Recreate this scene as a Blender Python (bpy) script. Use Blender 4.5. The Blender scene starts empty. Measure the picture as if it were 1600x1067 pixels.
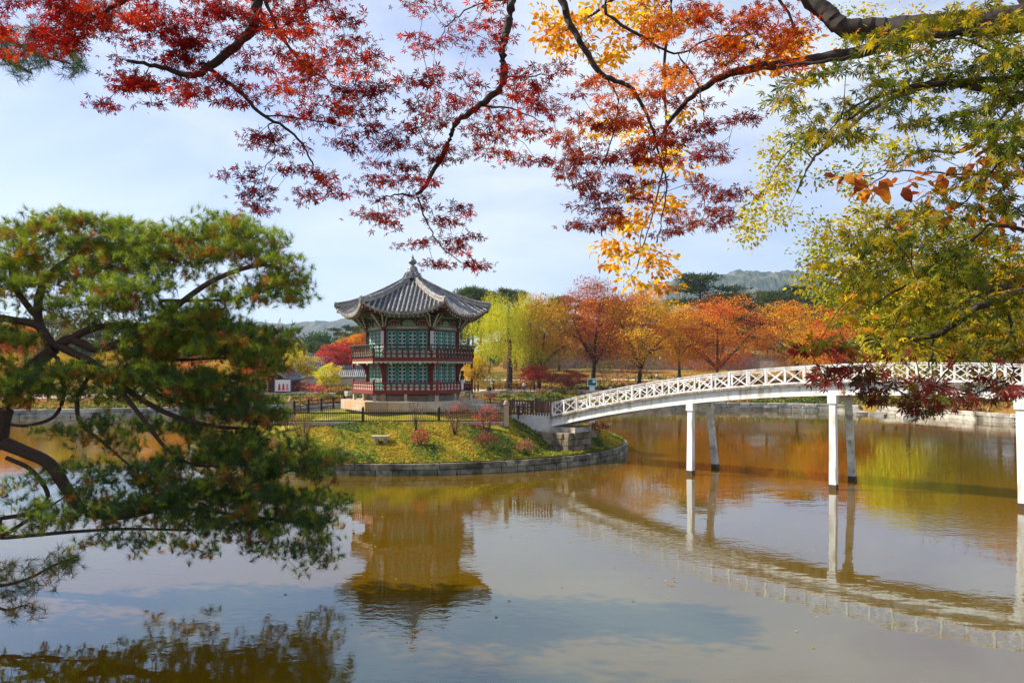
import bpy, bmesh, math, random
import numpy as np
from mathutils import Vector, Matrix, noise as mnoise
R = math.radians
PI = math.pi
rng = np.random.default_rng(7)
random.seed(7)
sc = bpy.context.scene
col = sc.collection

# ------------------------------------------------------------------ camera, sky, sun, exposure
CAMZ = 5.8
cam_d = bpy.data.cameras.new('camera'); cam = bpy.data.objects.new('camera', cam_d); col.objects.link(cam)
cam.location = (0, 0, CAMZ); cam.rotation_euler = (R(90), 0, 0)
cam_d.sensor_width = 36; cam_d.lens = 27.0
cam_d.shift_y = 41.5 / 1600
cam_d.clip_start = .1; cam_d.clip_end = 20000
sc.camera = cam

HAZE = 0.00015
SUN_AZ = (-0.97, 0.243); SUN_EL = 38
SUN_STRENGTH = 5.0; SKY_STRENGTH = 0.132; EXPOSURE = 0.92
world = bpy.data.worlds.new('World'); sc.world = world; world.use_nodes = True
wn = world.node_tree.nodes; wl = world.node_tree.links
for n in list(wn): wn.remove(n)
w_out = wn.new('ShaderNodeOutputWorld'); w_bg = wn.new('ShaderNodeBackground')
sky = wn.new('ShaderNodeTexSky'); sky.sky_type = 'NISHITA'; sky.sun_disc = False
sky.sun_elevation = R(SUN_EL); sky.sun_rotation = math.atan2(SUN_AZ[0], SUN_AZ[1])
sky.altitude = 50; sky.air_density = 1.0; sky.dust_density = .6; sky.ozone_density = 3.2
tc = wn.new('ShaderNodeTexCoord')
mp = wn.new('ShaderNodeMapping'); mp.inputs['Scale'].default_value = (1.0, 1.0, 2.6); mp.inputs['Rotation'].default_value = (0, 0.25, 0.4)
nz = wn.new('ShaderNodeTexNoise'); nz.inputs['Scale'].default_value = 2.3; nz.inputs['Detail'].default_value = 7; nz.inputs['Roughness'].default_value = .55
nz.inputs['Distortion'].default_value = .35
rp = wn.new('ShaderNodeValToRGB'); rp.color_ramp.elements[0].position = .40; rp.color_ramp.elements[1].position = .64
rp.color_ramp.elements[0].color = (.30, .30, .30, 1); rp.color_ramp.elements[1].color = (1, 1, 1, 1)
mx = wn.new('ShaderNodeMixRGB'); mx.inputs[2].default_value = (3.7, 4.0, 4.4, 1)
wl.new(tc.outputs['Generated'], mp.inputs['Vector']); wl.new(mp.outputs['Vector'], nz.inputs['Vector'])
wl.new(nz.outputs['Fac'], rp.inputs['Fac']); wl.new(rp.outputs['Color'], mx.inputs[0]); tint = wn.new('ShaderNodeMixRGB'); tint.blend_type = 'MULTIPLY'; tint.inputs[0].default_value = 1; tint.inputs[2].default_value = (.79, .665, .775, 1)
wl.new(sky.outputs['Color'], tint.inputs[1]); wl.new(tint.outputs['Color'], mx.inputs[1])
wl.new(mx.outputs['Color'], w_bg.inputs['Color']); w_bg.inputs['Strength'].default_value = SKY_STRENGTH
wl.new(w_bg.outputs['Background'], w_out.inputs['Surface'])

sun_d = bpy.data.lights.new('sun', 'SUN'); sun = bpy.data.objects.new('sun', sun_d); col.objects.link(sun)
sun_d.energy = SUN_STRENGTH; sun_d.angle = R(.5); sun_d.color = (1.0, .90, .74)
_c = math.cos(R(SUN_EL))
_sd = Vector((SUN_AZ[0]*_c, SUN_AZ[1]*_c, math.sin(R(SUN_EL))))
sun.rotation_euler = _sd.to_track_quat('Z', 'Y').to_euler(); sun.location = (-40, 20, 60)
sc.view_settings.view_transform = 'Standard'; sc.view_settings.look = 'None'
sc.view_settings.gamma = 1; sc.view_settings.use_curve_mapping = False
sc.view_settings.exposure = EXPOSURE
sc.cycles.max_bounces = 8; sc.cycles.transparent_max_bounces = 8; sc.cycles.volume_bounces = 0
sc.cycles.use_denoising = True

# ------------------------------------------------------------------ helpers
def P(px, py, Y):
    return np.array([(px-800)*Y/1200.0, Y, CAMZ-(py-575)*Y/1200.0])
def tag(o, label=None, cat=None, group=None, kind=None):
    if label: o['label'] = label
    if cat: o['category'] = cat
    if group: o['group'] = group
    if kind: o['kind'] = kind
    return o
def empty(name, loc=(0,0,0), rz=0, label=None, cat=None, group=None):
    o = bpy.data.objects.new(name, None); col.objects.link(o); o.location = loc; o.rotation_euler = (0,0,rz)
    o.empty_display_size = .2
    return tag(o, label, cat, group)
def link(name, me, parent=None, loc=None, rz=0):
    o = bpy.data.objects.new(name, me); col.objects.link(o)
    if parent is not None: o.parent = parent
    if loc is not None: o.location = loc
    if rz: o.rotation_euler = (0,0,rz)
    return o
def meshnp(name, V, F, mats, cols=None, smooth=False, mi=None):
    """uniform faces; V (n,3) F (m,k); cols per vertex (n,3)"""
    V = np.asarray(V, dtype=np.float32); F = np.asarray(F, dtype=np.int32)
    me = bpy.data.meshes.new(name)
    n, (m, k) = len(V), F.shape
    me.vertices.add(n); me.vertices.foreach_set('co', V.ravel())
    me.loops.add(m*k); me.loops.foreach_set('vertex_index', F.ravel())
    me.polygons.add(m); me.polygons.foreach_set('loop_start', np.arange(0, m*k, k, dtype=np.int32))
    me.polygons.foreach_set('loop_total', np.full(m, k, dtype=np.int32))
    if mi is not None: me.polygons.foreach_set('material_index', np.asarray(mi, dtype=np.int32))
    me.polygons.foreach_set('use_smooth', np.full(m, bool(smooth)))
    me.update(calc_edges=True)
    if cols is not None:
        a = me.color_attributes.new('Col', 'FLOAT_COLOR', 'POINT')
        c4 = np.ones((n, 4), dtype=np.float32); c4[:, :3] = cols
        a.data.foreach_set('color', c4.ravel())
    for mt in (mats if isinstance(mats, (list, tuple)) else [mats]): me.materials.append(mt)
    return me
class MB:
    def __init__(s): s.v = []; s.f = []; s.m = []; s.cur = 0
    def add(s, vs, fs):
        b = len(s.v); s.v += [tuple(v) for v in vs]; s.f += [tuple(b+i for i in f) for f in fs]; s.m += [s.cur]*len(fs); return s
    def box(s, c, d, rz=0, taper=1.0):
        """c centre, d full size"""
        cx, cy, cz = c; hx, hy, hz = d[0]/2, d[1]/2, d[2]/2; cr, sr = math.cos(rz), math.sin(rz)
        vs = []
        for z, t in ((-hz, 1), (hz, taper)):
            for x, y in ((-hx,-hy),(hx,-hy),(hx,hy),(-hx,hy)):
                x *= t; y *= t
                vs.append((cx+x*cr-y*sr, cy+x*sr+y*cr, cz+z))
        return s.add(vs, [(0,3,2,1),(4,5,6,7),(0,1,5,4),(1,2,6,5),(2,3,7,6),(3,0,4,7)])
    def bar(s, a, b, w, h=None, up=(0,0,1)):
        """rectangular bar from a to b, w wide, h along up"""
        h = h or w; a = Vector(a); b = Vector(b); d = (b-a).normalized(); u = Vector(up)
        sd = d.cross(u)
        if sd.length < 1e-5: sd = d.cross(Vector((0,1,0)))
        sd.normalize(); u = sd.cross(d).normalized()
        vs = []
        for p in (a, b):
            for i, j in ((-1,-1),(1,-1),(1,1),(-1,1)): vs.append(p + sd*(w/2*i) + u*(h/2*j))
        return s.add(vs, [(0,1,2,3),(7,6,5,4),(0,4,5,1),(1,5,6,2),(2,6,7,3),(3,7,4,0)])
    def tube(s, pts, r, k=8, cap=True):
        pts = [Vector(p) for p in pts]; rs = r if isinstance(r, (list, tuple)) else [r]*len(pts)
        vs = []; fs = []
        for i, p in enumerate(pts):
            d = (pts[min(i+1, len(pts)-1)] - pts[max(i-1, 0)]).normalized()
            a = d.cross(Vector((0,0,1)))
            if a.length < 1e-4: a = Vector((1,0,0))
            a.normalize(); b = d.cross(a)
            for j in range(k):
                t = 2*PI*j/k; vs.append(p + a*(rs[i]*math.cos(t)) + b*(rs[i]*math.sin(t)))
        for i in range(len(pts)-1):
            for j in range(k): fs.append((i*k+j, i*k+(j+1)%k, (i+1)*k+(j+1)%k, (i+1)*k+j))
        if cap: fs += [tuple(range(k))[::-1], tuple((len(pts)-1)*k+j for j in range(k))]
        return s.add(vs, fs)
    def lathe(s, prof, c=(0,0,0), k=12, rot=0):
        vs = []; fs = []
        for r, z in prof:
            for j in range(k):
                t = 2*PI*j/k+rot; vs.append((c[0]+r*math.cos(t), c[1]+r*math.sin(t), c[2]+z))
        n = len(prof)
        for i in range(n-1):
            for j in range(k): fs.append((i*k+j, i*k+(j+1)%k, (i+1)*k+(j+1)%k, (i+1)*k+j))
        fs += [tuple(range(k))[::-1], tuple((n-1)*k+j for j in range(k))]
        return s.add(vs, fs)
    def prism(s, poly, a, b, axis_o, axis_x, axis_y, axis_n):
        """2D polygon extruded from a to b along axis_n"""
        o = Vector(axis_o); ax = Vector(axis_x); ay = Vector(axis_y); an = Vector(axis_n)
        n = len(poly); vs = [o+ax*x+ay*y+an*a for x, y in poly] + [o+ax*x+ay*y+an*b for x, y in poly]
        fs = [tuple(range(n))[::-1], tuple(range(n, 2*n))] + [(i, (i+1)%n, n+(i+1)%n, n+i) for i in range(n)]
        return s.add(vs, fs)
    def mesh(s, name, mats, smooth=False):
        me = bpy.data.meshes.new(name); me.from_pydata(s.v, [], s.f)
        for mt in (mats if isinstance(mats, (list, tuple)) else [mats]): me.materials.append(mt)
        me.polygons.foreach_set('material_index', s.m)
        if smooth: me.polygons.foreach_set('use_smooth', [True]*len(s.f))
        me.validate(); me.update()
        return me
    def build(s, name, mats, parent=None, smooth=False, loc=None, rz=0):
        return link(name, s.mesh(name, mats, smooth), parent, loc, rz)
def chamfer_box_mesh(name, mat, b=.06, seed=0, uneven=.03):
    """unit stone block -0.5..0.5, chamfered and uneven"""
    r = random.Random(seed); bm = bmesh.new(); bmesh.ops.create_cube(bm, size=1)
    for v in bm.verts:
        for i in range(3): v.co[i] += r.uniform(-uneven, uneven)
    bmesh.ops.bevel(bm, geom=bm.edges[:], offset=b, segments=1, affect='EDGES')
    me = bpy.data.meshes.new(name); bm.to_mesh(me); bm.free(); me.materials.append(mat); return me

# ------------------------------------------------------------------ materials
def newmat(name):
    m = bpy.data.materials.new(name); m.use_nodes = True; nt = m.node_tree
    return m, nt.nodes, nt.links, nt.nodes['Principled BSDF']
def mat_noise(name, c1, c2, scale=4, rough=.8, bump=.15, detail=6, c3=None, s3=.6, stretch=None, metallic=0, bumpdist=.02, spec=.3, rand=.12):
    m, n, l, b = newmat(name)
    tcn = n.new('ShaderNodeNewGeometry'); vec = tcn.outputs['Position']
    if stretch:
        mpn = n.new('ShaderNodeMapping'); mpn.inputs['Scale'].default_value = stretch; l.new(vec, mpn.inputs['Vector']); vec = mpn.outputs['Vector']
    t = n.new('ShaderNodeTexNoise'); t.inputs['Scale'].default_value = scale; t.inputs['Detail'].default_value = detail; t.inputs['Roughness'].default_value = .62
    l.new(vec, t.inputs['Vector'])
    rr = n.new('ShaderNodeValToRGB'); rr.color_ramp.elements[0].position = .32; rr.color_ramp.elements[1].position = .68
    rr.color_ramp.elements[0].color = (*c1, 1); rr.color_ramp.elements[1].color = (*c2, 1); l.new(t.outputs['Fac'], rr.inputs['Fac'])
    out = rr.outputs['Color']
    if c3:
        t2 = n.new('ShaderNodeTexNoise'); t2.inputs['Scale'].default_value = s3; t2.inputs['Detail'].default_value = 4; l.new(vec, t2.inputs['Vector'])
        r2 = n.new('ShaderNodeValToRGB'); r2.color_ramp.elements[0].position = .5; r2.color_ramp.elements[1].position = .66; l.new(t2.outputs['Fac'], r2.inputs['Fac'])
        mm = n.new('ShaderNodeMixRGB'); l.new(r2.outputs['Color'], mm.inputs[0]); l.new(out, mm.inputs[1]); mm.inputs[2].default_value = (*c3, 1); out = mm.outputs['Color']
    if rand:
        oi = n.new('ShaderNodeObjectInfo'); mr = n.new('ShaderNodeMapRange'); mr.inputs['To Min'].default_value = 1-rand*2; mr.inputs['To Max'].default_value = 1+rand
        l.new(oi.outputs['Random'], mr.inputs['Value'])
        hv = n.new('ShaderNodeHueSaturation'); l.new(mr.outputs['Result'], hv.inputs['Value']); l.new(out, hv.inputs['Color']); out = hv.outputs['Color']
    l.new(out, b.inputs['Base Color']); b.inputs['Roughness'].default_value = rough; b.inputs['Metallic'].default_value = metallic
    b.inputs['Specular IOR Level'].default_value = spec
    if bump:
        bp = n.new('ShaderNodeBump'); bp.inputs['Strength'].default_value = bump; bp.inputs['Distance'].default_value = bumpdist
        l.new(t.outputs['Fac'], bp.inputs['Height']); l.new(bp.outputs['Normal'], b.inputs['Normal'])
    return m
M = {}
M['granite'] = mat_noise('granite', (.34,.29,.22), (.5,.44,.36), 3, c3=(.42,.27,.14), s3=.35, bump=.2)
M['wallstone'] = mat_noise('wall_stone', (.13,.11,.075), (.38,.33,.24), 3.5, c3=(.07,.06,.04), s3=1.3, bump=.6, bumpdist=.04, rand=.25)
M['abutstone'] = mat_noise('abutment_stone', (.16,.12,.08), (.34,.27,.19), 3.5, c3=(.08,.06,.045), s3=1.3, bump=.5, bumpdist=.04, rand=.22)
M['farstone'] = mat_noise('far_stone', (.26,.23,.19), (.50,.46,.39), 1.5, c3=(.12,.10,.08), s3=.5, bump=.3, rand=.2)
M['concrete'] = mat_noise('pale_concrete', (.52,.50,.48), (.66,.64,.62), 2.5, c3=(.40,.37,.33), s3=.7, bump=.1, rand=0)
M['whitepaint'] = mat_noise('white_paint', (.76,.75,.74), (.85,.84,.83), 2.0, rough=.5, c3=(.50,.45,.37), s3=2.6, bump=.1, rand=.05, stretch=(1.2,1.2,.3))
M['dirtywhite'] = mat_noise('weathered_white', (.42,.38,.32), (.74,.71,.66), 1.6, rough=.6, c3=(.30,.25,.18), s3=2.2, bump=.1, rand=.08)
M['deckedge'] = mat_noise('deck_edge', (.16,.12,.09), (.42,.37,.31), 9, bump=.1, rand=.2)
M['rust'] = mat_noise('waterline_stain', (.06,.035,.02), (.12,.07,.04), 8, bump=.1, rand=0)
M['brownwood'] = mat_noise('brown_wood', (.10,.045,.022), (.21,.10,.05), 6, bump=.15, stretch=(3,3,.6), rand=.2)
M['darkiron'] = mat_noise('dark_iron', (.018,.013,.011), (.035,.026,.022), 10, rough=.5, bump=0, rand=0)
M['redwood'] = mat_noise('red_painted_wood', (.13,.018,.016), (.20,.032,.026), 5, rough=.6, bump=.08, rand=.08)
M['pinkwood'] = mat_noise('faded_pink_paint', (.48,.24,.2), (.62,.38,.32), 6, bump=0, rand=.05)
M['teal'] = mat_noise('teal_paint', (.008,.21,.165), (.015,.28,.22), 4, rough=.55, bump=.05, rand=.1)
M['tealdark'] = mat_noise('dark_teal_paint', (.008,.07,.06), (.012,.10,.08), 4, rough=.6, bump=.05, rand=0)
M['lattice'] = mat_noise('lattice_paint', (.42,.55,.46), (.58,.68,.58), 5, bump=0, rand=0)
M['papery'] = mat_noise('door_paper', (.16,.18,.13), (.26,.27,.2), 3, bump=0, rand=0)
M['greenpaint'] = mat_noise('green_beam_paint', (.12,.22,.15), (.24,.34,.24), 6, bump=0, rand=.1)
M['bracket'] = mat_noise('bracket_paint', (.035,.07,.045), (.10,.09,.05), 9, bump=0, rand=.2)
M['bracketlight'] = mat_noise('bracket_edge_paint', (.36,.34,.22), (.5,.46,.32), 6, bump=0, rand=.1)
M['ochrewood'] = mat_noise('rafter_paint', (.14,.12,.06), (.27,.2,.1), 6, bump=0, rand=.2)
M['tile'] = mat_noise('roof_tile', (.10,.105,.12), (.25,.26,.28), 6, rough=.5, c3=(.36,.36,.36), s3=3.0, bump=.25, rand=.15, spec=.5)
M['tiledark'] = mat_noise('roof_tile_dark', (.05,.05,.055), (.12,.12,.125), 6, rough=.6, bump=.2, rand=.1)
M['plaster'] = mat_noise('ridge_plaster', (.24,.21,.18), (.42,.37,.31), 3, c3=(.22,.20,.19), s3=1.6, bump=.2, rand=.06)
M['plaque'] = mat_noise('white_plaque', (.7,.69,.66), (.8,.79,.76), 3, bump=0, rand=0)
M['deckwood'] = mat_noise('deck_wood', (.2,.16,.12), (.34,.28,.21), 5, bump=.1, stretch=(1,4,1))
M['greywall'] = mat_noise('grey_plaster_wall', (.17,.165,.16), (.27,.26,.25), 1, bump=.05, rand=0)
M['path'] = mat_noise('sandy_path', (.52,.42,.34), (.66,.55,.46), 1.2, c3=(.42,.30,.2), s3=.2, bump=.05, rand=0)
M['soil'] = mat_noise('brown_soil', (.16,.11,.06), (.3,.2,.1), .8, bump=.1, rand=0)
M['skin'] = mat_noise('skin', (.5,.32,.23), (.55,.36,.26), 3, bump=0, rand=0)
def cloth(name, c): return mat_noise('cloth_'+name, tuple(x*.85 for x in c), c, 6, bump=0, rand=0)
M['black'] = cloth('black', (.02,.02,.022)); M['maroon'] = cloth('maroon', (.16,.02,.02)); M['cream'] = cloth('cream', (.7,.66,.58))
M['pink'] = cloth('pink', (.65,.25,.28)); M['navy'] = cloth('navy', (.02,.03,.07)); M['grey'] = cloth('grey', (.28,.28,.29)); M['denim'] = cloth('denim', (.08,.12,.2))
M['white'] = cloth('white', (.8,.8,.8)); M['tealcloth'] = cloth('teal', (.02,.16,.17)); M['red'] = cloth('red', (.6,.03,.03))
M['bark'] = mat_noise('bark', (.035,.024,.018), (.09,.062,.045), 14, bump=.6, bumpdist=.02, rand=0, stretch=(1,1,.5))
M['barkdark'] = mat_noise('bark_dark', (.016,.012,.012), (.05,.038,.034), 18, bump=.5, bumpdist=.01, rand=0)
M['barkpine'] = mat_noise('bark_pine', (.03,.018,.015), (.09,.052,.038), 22, bump=.8, bumpdist=.02, rand=0)

def leafmat(name, trans=.45, rough=.55, hue=.02, val=.25, gloss=.02):
    m = bpy.data.materials.new(name); m.use_nodes = True; n = m.node_tree.nodes; l = m.node_tree.links
    for x in list(n): n.remove(x)
    out = n.new('ShaderNodeOutputMaterial'); at = n.new('ShaderNodeAttribute'); at.attribute_name = 'Col'
    oi = n.new('ShaderNodeObjectInfo'); mr = n.new('ShaderNodeMapRange'); mr.inputs['To Min'].default_value = .5-hue; mr.inputs['To Max'].default_value = .5+hue
    mr2 = n.new('ShaderNodeMapRange'); mr2.inputs['To Min'].default_value = 1-val; mr2.inputs['To Max'].default_value = 1+val*.6
    mth = n.new('ShaderNodeMath'); mth.operation = 'FRACT'; mt2 = n.new('ShaderNodeMath'); mt2.operation = 'MULTIPLY'; mt2.inputs[1].default_value = 7.31
    l.new(oi.outputs['Random'], mr.inputs['Value']); l.new(oi.outputs['Random'], mt2.inputs[0]); l.new(mt2.outputs[0], mth.inputs[0]); l.new(mth.outputs[0], mr2.inputs['Value'])
    hv = n.new('ShaderNodeHueSaturation'); l.new(at.outputs['Color'], hv.inputs['Color']); l.new(mr.outputs['Result'], hv.inputs['Hue']); l.new(mr2.outputs['Result'], hv.inputs['Value'])
    df = n.new('ShaderNodeBsdfDiffuse'); tr = n.new('ShaderNodeBsdfTranslucent'); gl = n.new('ShaderNodeBsdfGlossy'); gl.inputs['Roughness'].default_value = rough
    m1 = n.new('ShaderNodeMixShader'); m2 = n.new('ShaderNodeMixShader'); m1.inputs[0].default_value = trans; m2.inputs[0].default_value = gloss
    l.new(hv.outputs['Color'], df.inputs['Color']); l.new(hv.outputs['Color'], tr.inputs['Color'])
    l.new(df.outputs[0], m1.inputs[1]); l.new(tr.outputs[0], m1.inputs[2]); l.new(m1.outputs[0], m2.inputs[1]); l.new(gl.outputs[0], m2.inputs[2]); l.new(m2.outputs[0], out.inputs['Surface'])
    return m
M['leaf'] = leafmat('leaf', .34, gloss=.01); M['leafnear'] = leafmat('leaf_near', .55, .4, .004, .15, .012); M['needle'] = leafmat('needle', .5, .5, .004, .05); M['grassblade'] = leafmat('grass_blade', .4, .6, 0, 0)

# ------------------------------------------------------------------ plant machinery
def catmull(pts, n=6):
    pts = [np.array(p, float) for p in pts]; out = []
    ext = [2*pts[0]-pts[1]] + pts + [2*pts[-1]-pts[-2]]
    for i in range(1, len(ext)-2):
        p0, p1, p2, p3 = ext[i-1:i+3]
        for k in range(n):
            t = k/n; out.append(.5*((2*p1)+(-p0+p2)*t+(2*p0-5*p1+4*p2-p3)*t*t+(-p0+3*p1-3*p2+p3)*t**3))
    out.append(pts[-1]); return np.array(out)
class Skel:
    """branch skeleton: main limbs are given, twigs grow from the nearest wood to every tip"""
    def __init__(s): s.p = []; s.par = []; s.rmin = []
    def limb(s, pts, r0, r1, n=6, wob=.0, attach=True):
        q = catmull(pts, n)
        if wob: q[1:-1] += rng.normal(0, wob, (len(q)-2, 3))
        par = -1
        if attach and s.p:
            d = np.linalg.norm(np.array(s.p)-q[0], axis=1); par = int(d.argmin())
        for i, x in enumerate(q):
            s.p.append(x); s.par.append(par); s.rmin.append(r0+(r1-r0)*i/(len(q)-1)); par = len(s.p)-1
        return par
    def grow(s, tips, step=.25, rtip=.003, wob=.02, sag=0.0, jitter=.25):
        tips = np.asarray(tips)
        P0 = np.array(s.p); cap = len(P0)+len(tips)*14
        N = np.zeros((cap, 3)); n = len(P0); N[:n] = P0; par = list(s.par); rm = list(s.rmin)
        d0 = np.array([np.linalg.norm(P0-t, axis=1).min() for t in tips]); order = np.argsort(d0)
        s.tip = np.zeros(len(tips), int)
        for ti in order:
            t = tips[ti]; d = np.linalg.norm(N[:n]-t, axis=1); i = int(d.argmin()); a = N[i].copy(); L = d[i]
            k = max(1, min(12, int(L/step)))
            pr = i
            for j in range(1, k+1):
                u = j/k; q = a+(t-a)*u
                if j < k: q = q + rng.normal(0, wob*L**.5, 3)
                q[2] += sag*L*math.sin(PI*u)
                N[n] = q; par.append(pr); rm.append(0); pr = n; n += 1
            s.tip[ti] = pr
        s.p = list(N[:n]); s.par = par
        rm += [0]*(n-len(rm)); s.rmin = rm
        # pipe model
        w = np.zeros(n); has = np.zeros(n, bool)
        for i in range(n):
            if par[i] >= 0: has[par[i]] = True
        w[~has] = 1
        for i in range(n-1, -1, -1):
            if par[i] >= 0: w[par[i]] += w[i]
        s.r = np.maximum(rtip*w**.42, np.array(rm))
        return s
    def tubes(s, rcut=0.0, scale=1.0):
        p = np.array(s.p); par = np.array(s.par); n = len(p); r = s.r*scale
        d = np.zeros((n, 3)); ok = par >= 0; d[ok] = p[ok]-p[par[ok]]
        ch = np.where(~ok)[0]
        for i in ch: d[i] = (0,0,1)
        # first node of a chain takes its first child's direction
        for i in range(n-1, -1, -1):
            if par[i] >= 0 and par[par[i]] < 0: d[par[i]] = p[i]-p[par[i]]
        L = np.linalg.norm(d, axis=1, keepdims=True); L[L < 1e-9] = 1; d /= L
        ref = np.where(np.abs(d[:, 2:3]) > .95, np.array([[1.,0,0]]), np.array([[0,0,1.]]))
        A = np.cross(d, ref); A /= np.maximum(np.linalg.norm(A, axis=1, keepdims=True), 1e-9); B = np.cross(d, A)
        Vs = []; Fs = []; base = 0
        seg = np.where(ok & (r >= rcut))[0]
        for k, lo, hi in ((8, .05, 9), (5, .012, .05), (3, 0, .012)):
            ss = seg[(r[seg] >= lo) & (r[seg] < hi)]
            if not len(ss): continue
            pa = par[ss]; th = 2*PI*np.arange(k)/k; c = np.cos(th)[None,:,None]; sn = np.sin(th)[None,:,None]
            rs = np.minimum(r[pa], r[ss]*1.25)[:,None,None]; re = r[ss][:,None,None]
            v0 = p[pa][:,None,:]+(A[pa][:,None,:]*c+B[pa][:,None,:]*sn)*rs
            v1 = p[ss][:,None,:]+(A[ss][:,None,:]*c+B[ss][:,None,:]*sn)*re
            V = np.concatenate([v0, v1], axis=1).reshape(-1, 3)
            j = np.arange(k); f = np.stack([j, (j+1)%k, k+(j+1)%k, k+j], axis=1)
            F = (f[None]+(np.arange(len(ss))*2*k)[:,None,None]).reshape(-1, 4)+base
            Vs.append(V); Fs.append(F); base += len(V)
        return np.concatenate(Vs), np.concatenate(Fs)
def unit(v): return v/np.maximum(np.linalg.norm(v, axis=-1, keepdims=True), 1e-9)
def frames(nrm, ax):
    nrm = unit(nrm); ax = unit(ax-nrm*(ax*nrm).sum(-1, keepdims=True)); return nrm, ax, np.cross(nrm, ax)
# leaf outlines: local x along the leaf, y across, as triangles in (x, y, droop)
def leaf_palmate(lobes=5):
    V = []; F = []
    spread = np.radians([-105,-52,0,52,105]) if lobes == 5 else np.radians([-130,-85,-42,0,42,85,130])
    ln = [.62,.88,1,.88,.62] if lobes == 5 else [.45,.72,.92,1,.92,.72,.45]
    for a, q in zip(spread, ln):
        w = .135*q; b = len(V); c, s_ = math.cos(a), math.sin(a)
        mid = .45*q
        V += [(0,0,0), (c*mid+s_*w, s_*mid-c*w, -.03), (c*q, s_*q, -.12*q), (c*mid-s_*w, s_*mid+c*w, -.03)]
        F += [(b, b+1, b+2), (b, b+2, b+3)]
    return np.array(V, float), np.array(F)
def leaf_oval(w=.3):
    V = [(0,0,0), (.3,-w,.04), (.7,-w*.75,.0), (1,0,-.1), (.7,w*.75,.0), (.3,w,.04)]
    return np.array(V, float), np.array([(0,1,5), (1,2,4), (1,4,5), (2,3,4)])
def leaf_tri(w=.35): return np.array([(0,-w,0),(1,0,0),(0,w,0)], float), np.array([(0,1,2)])
def leaf_lance():
    """three narrow leaflets hanging together"""
    V = []; F = []
    for a in (-.75, -.05, .7):
        c, s_ = math.cos(a), math.sin(a); b = len(V); w = .12
        V += [(0,0,0), (c*.5+s_*w, s_*.5-c*w, -.02), (c, s_, -.08), (c*.5-s_*w, s_*.5+c*w, -.02)]
        F += [(b,b+1,b+2),(b,b+2,b+3)]
    return np.array(V, float), np.array(F)
def leaves(pos, nrm, ax, size, colr, shape):
    LV, LF = shape; n = len(pos); N, X, Y = frames(nrm, ax); sz = size[:,None,None]; zf = rng.uniform(-.6,4.0,(n,1,1)); yf = rng.uniform(.6,1.1,(n,1,1)); xf = rng.uniform(.8,1.15,(n,1,1))
    V = pos[:,None,:]+(X[:,None,:]*LV[None,:,0:1]*xf+Y[:,None,:]*LV[None,:,1:2]*yf+N[:,None,:]*LV[None,:,2:3]*zf)*sz
    k = len(LV); F = (LF[None]+(np.arange(n)*k)[:,None,None]).reshape(-1, LF.shape[1])
    return V.reshape(-1, 3), F, np.repeat(colr, k, axis=0)
def jitcol(c, n, v=.25, h=.06):
    c = np.asarray(c, float); c = np.broadcast_to(c, (n, 3)) if c.ndim == 1 else c
    o = c*(1+rng.uniform(-v, v, (n, 1)))*(1+rng.uniform(-h, h, (n, 3))); return np.clip(o, .002, .95)
def palette(cols, w, n):
    cols = np.array(cols); w = np.array(w, float); return cols[rng.choice(len(cols), n, p=w/w.sum())]
def vnoise(p, s, off=0.0):
    """cheap smooth noise in about -1..1"""
    q = np.asarray(p)*s+off
    return (np.sin(q[:,0]*1.7+q[:,1]*2.3+1.3*np.sin(q[:,2]*1.9)) + np.sin(q[:,1]*1.1-q[:,2]*2.9+1.7*np.sin(q[:,0]*1.3+2)) + np.sin(q[:,0]*2.9+q[:,2]*1.5+q[:,1]*.7+4))/3
def part_np(name, V, F, mat, parent, cols=None, smooth=False, kind=None):
    o = link(name, meshnp(name, V, F, mat, cols, smooth), parent)
    if kind: o['kind'] = kind
    return o
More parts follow.
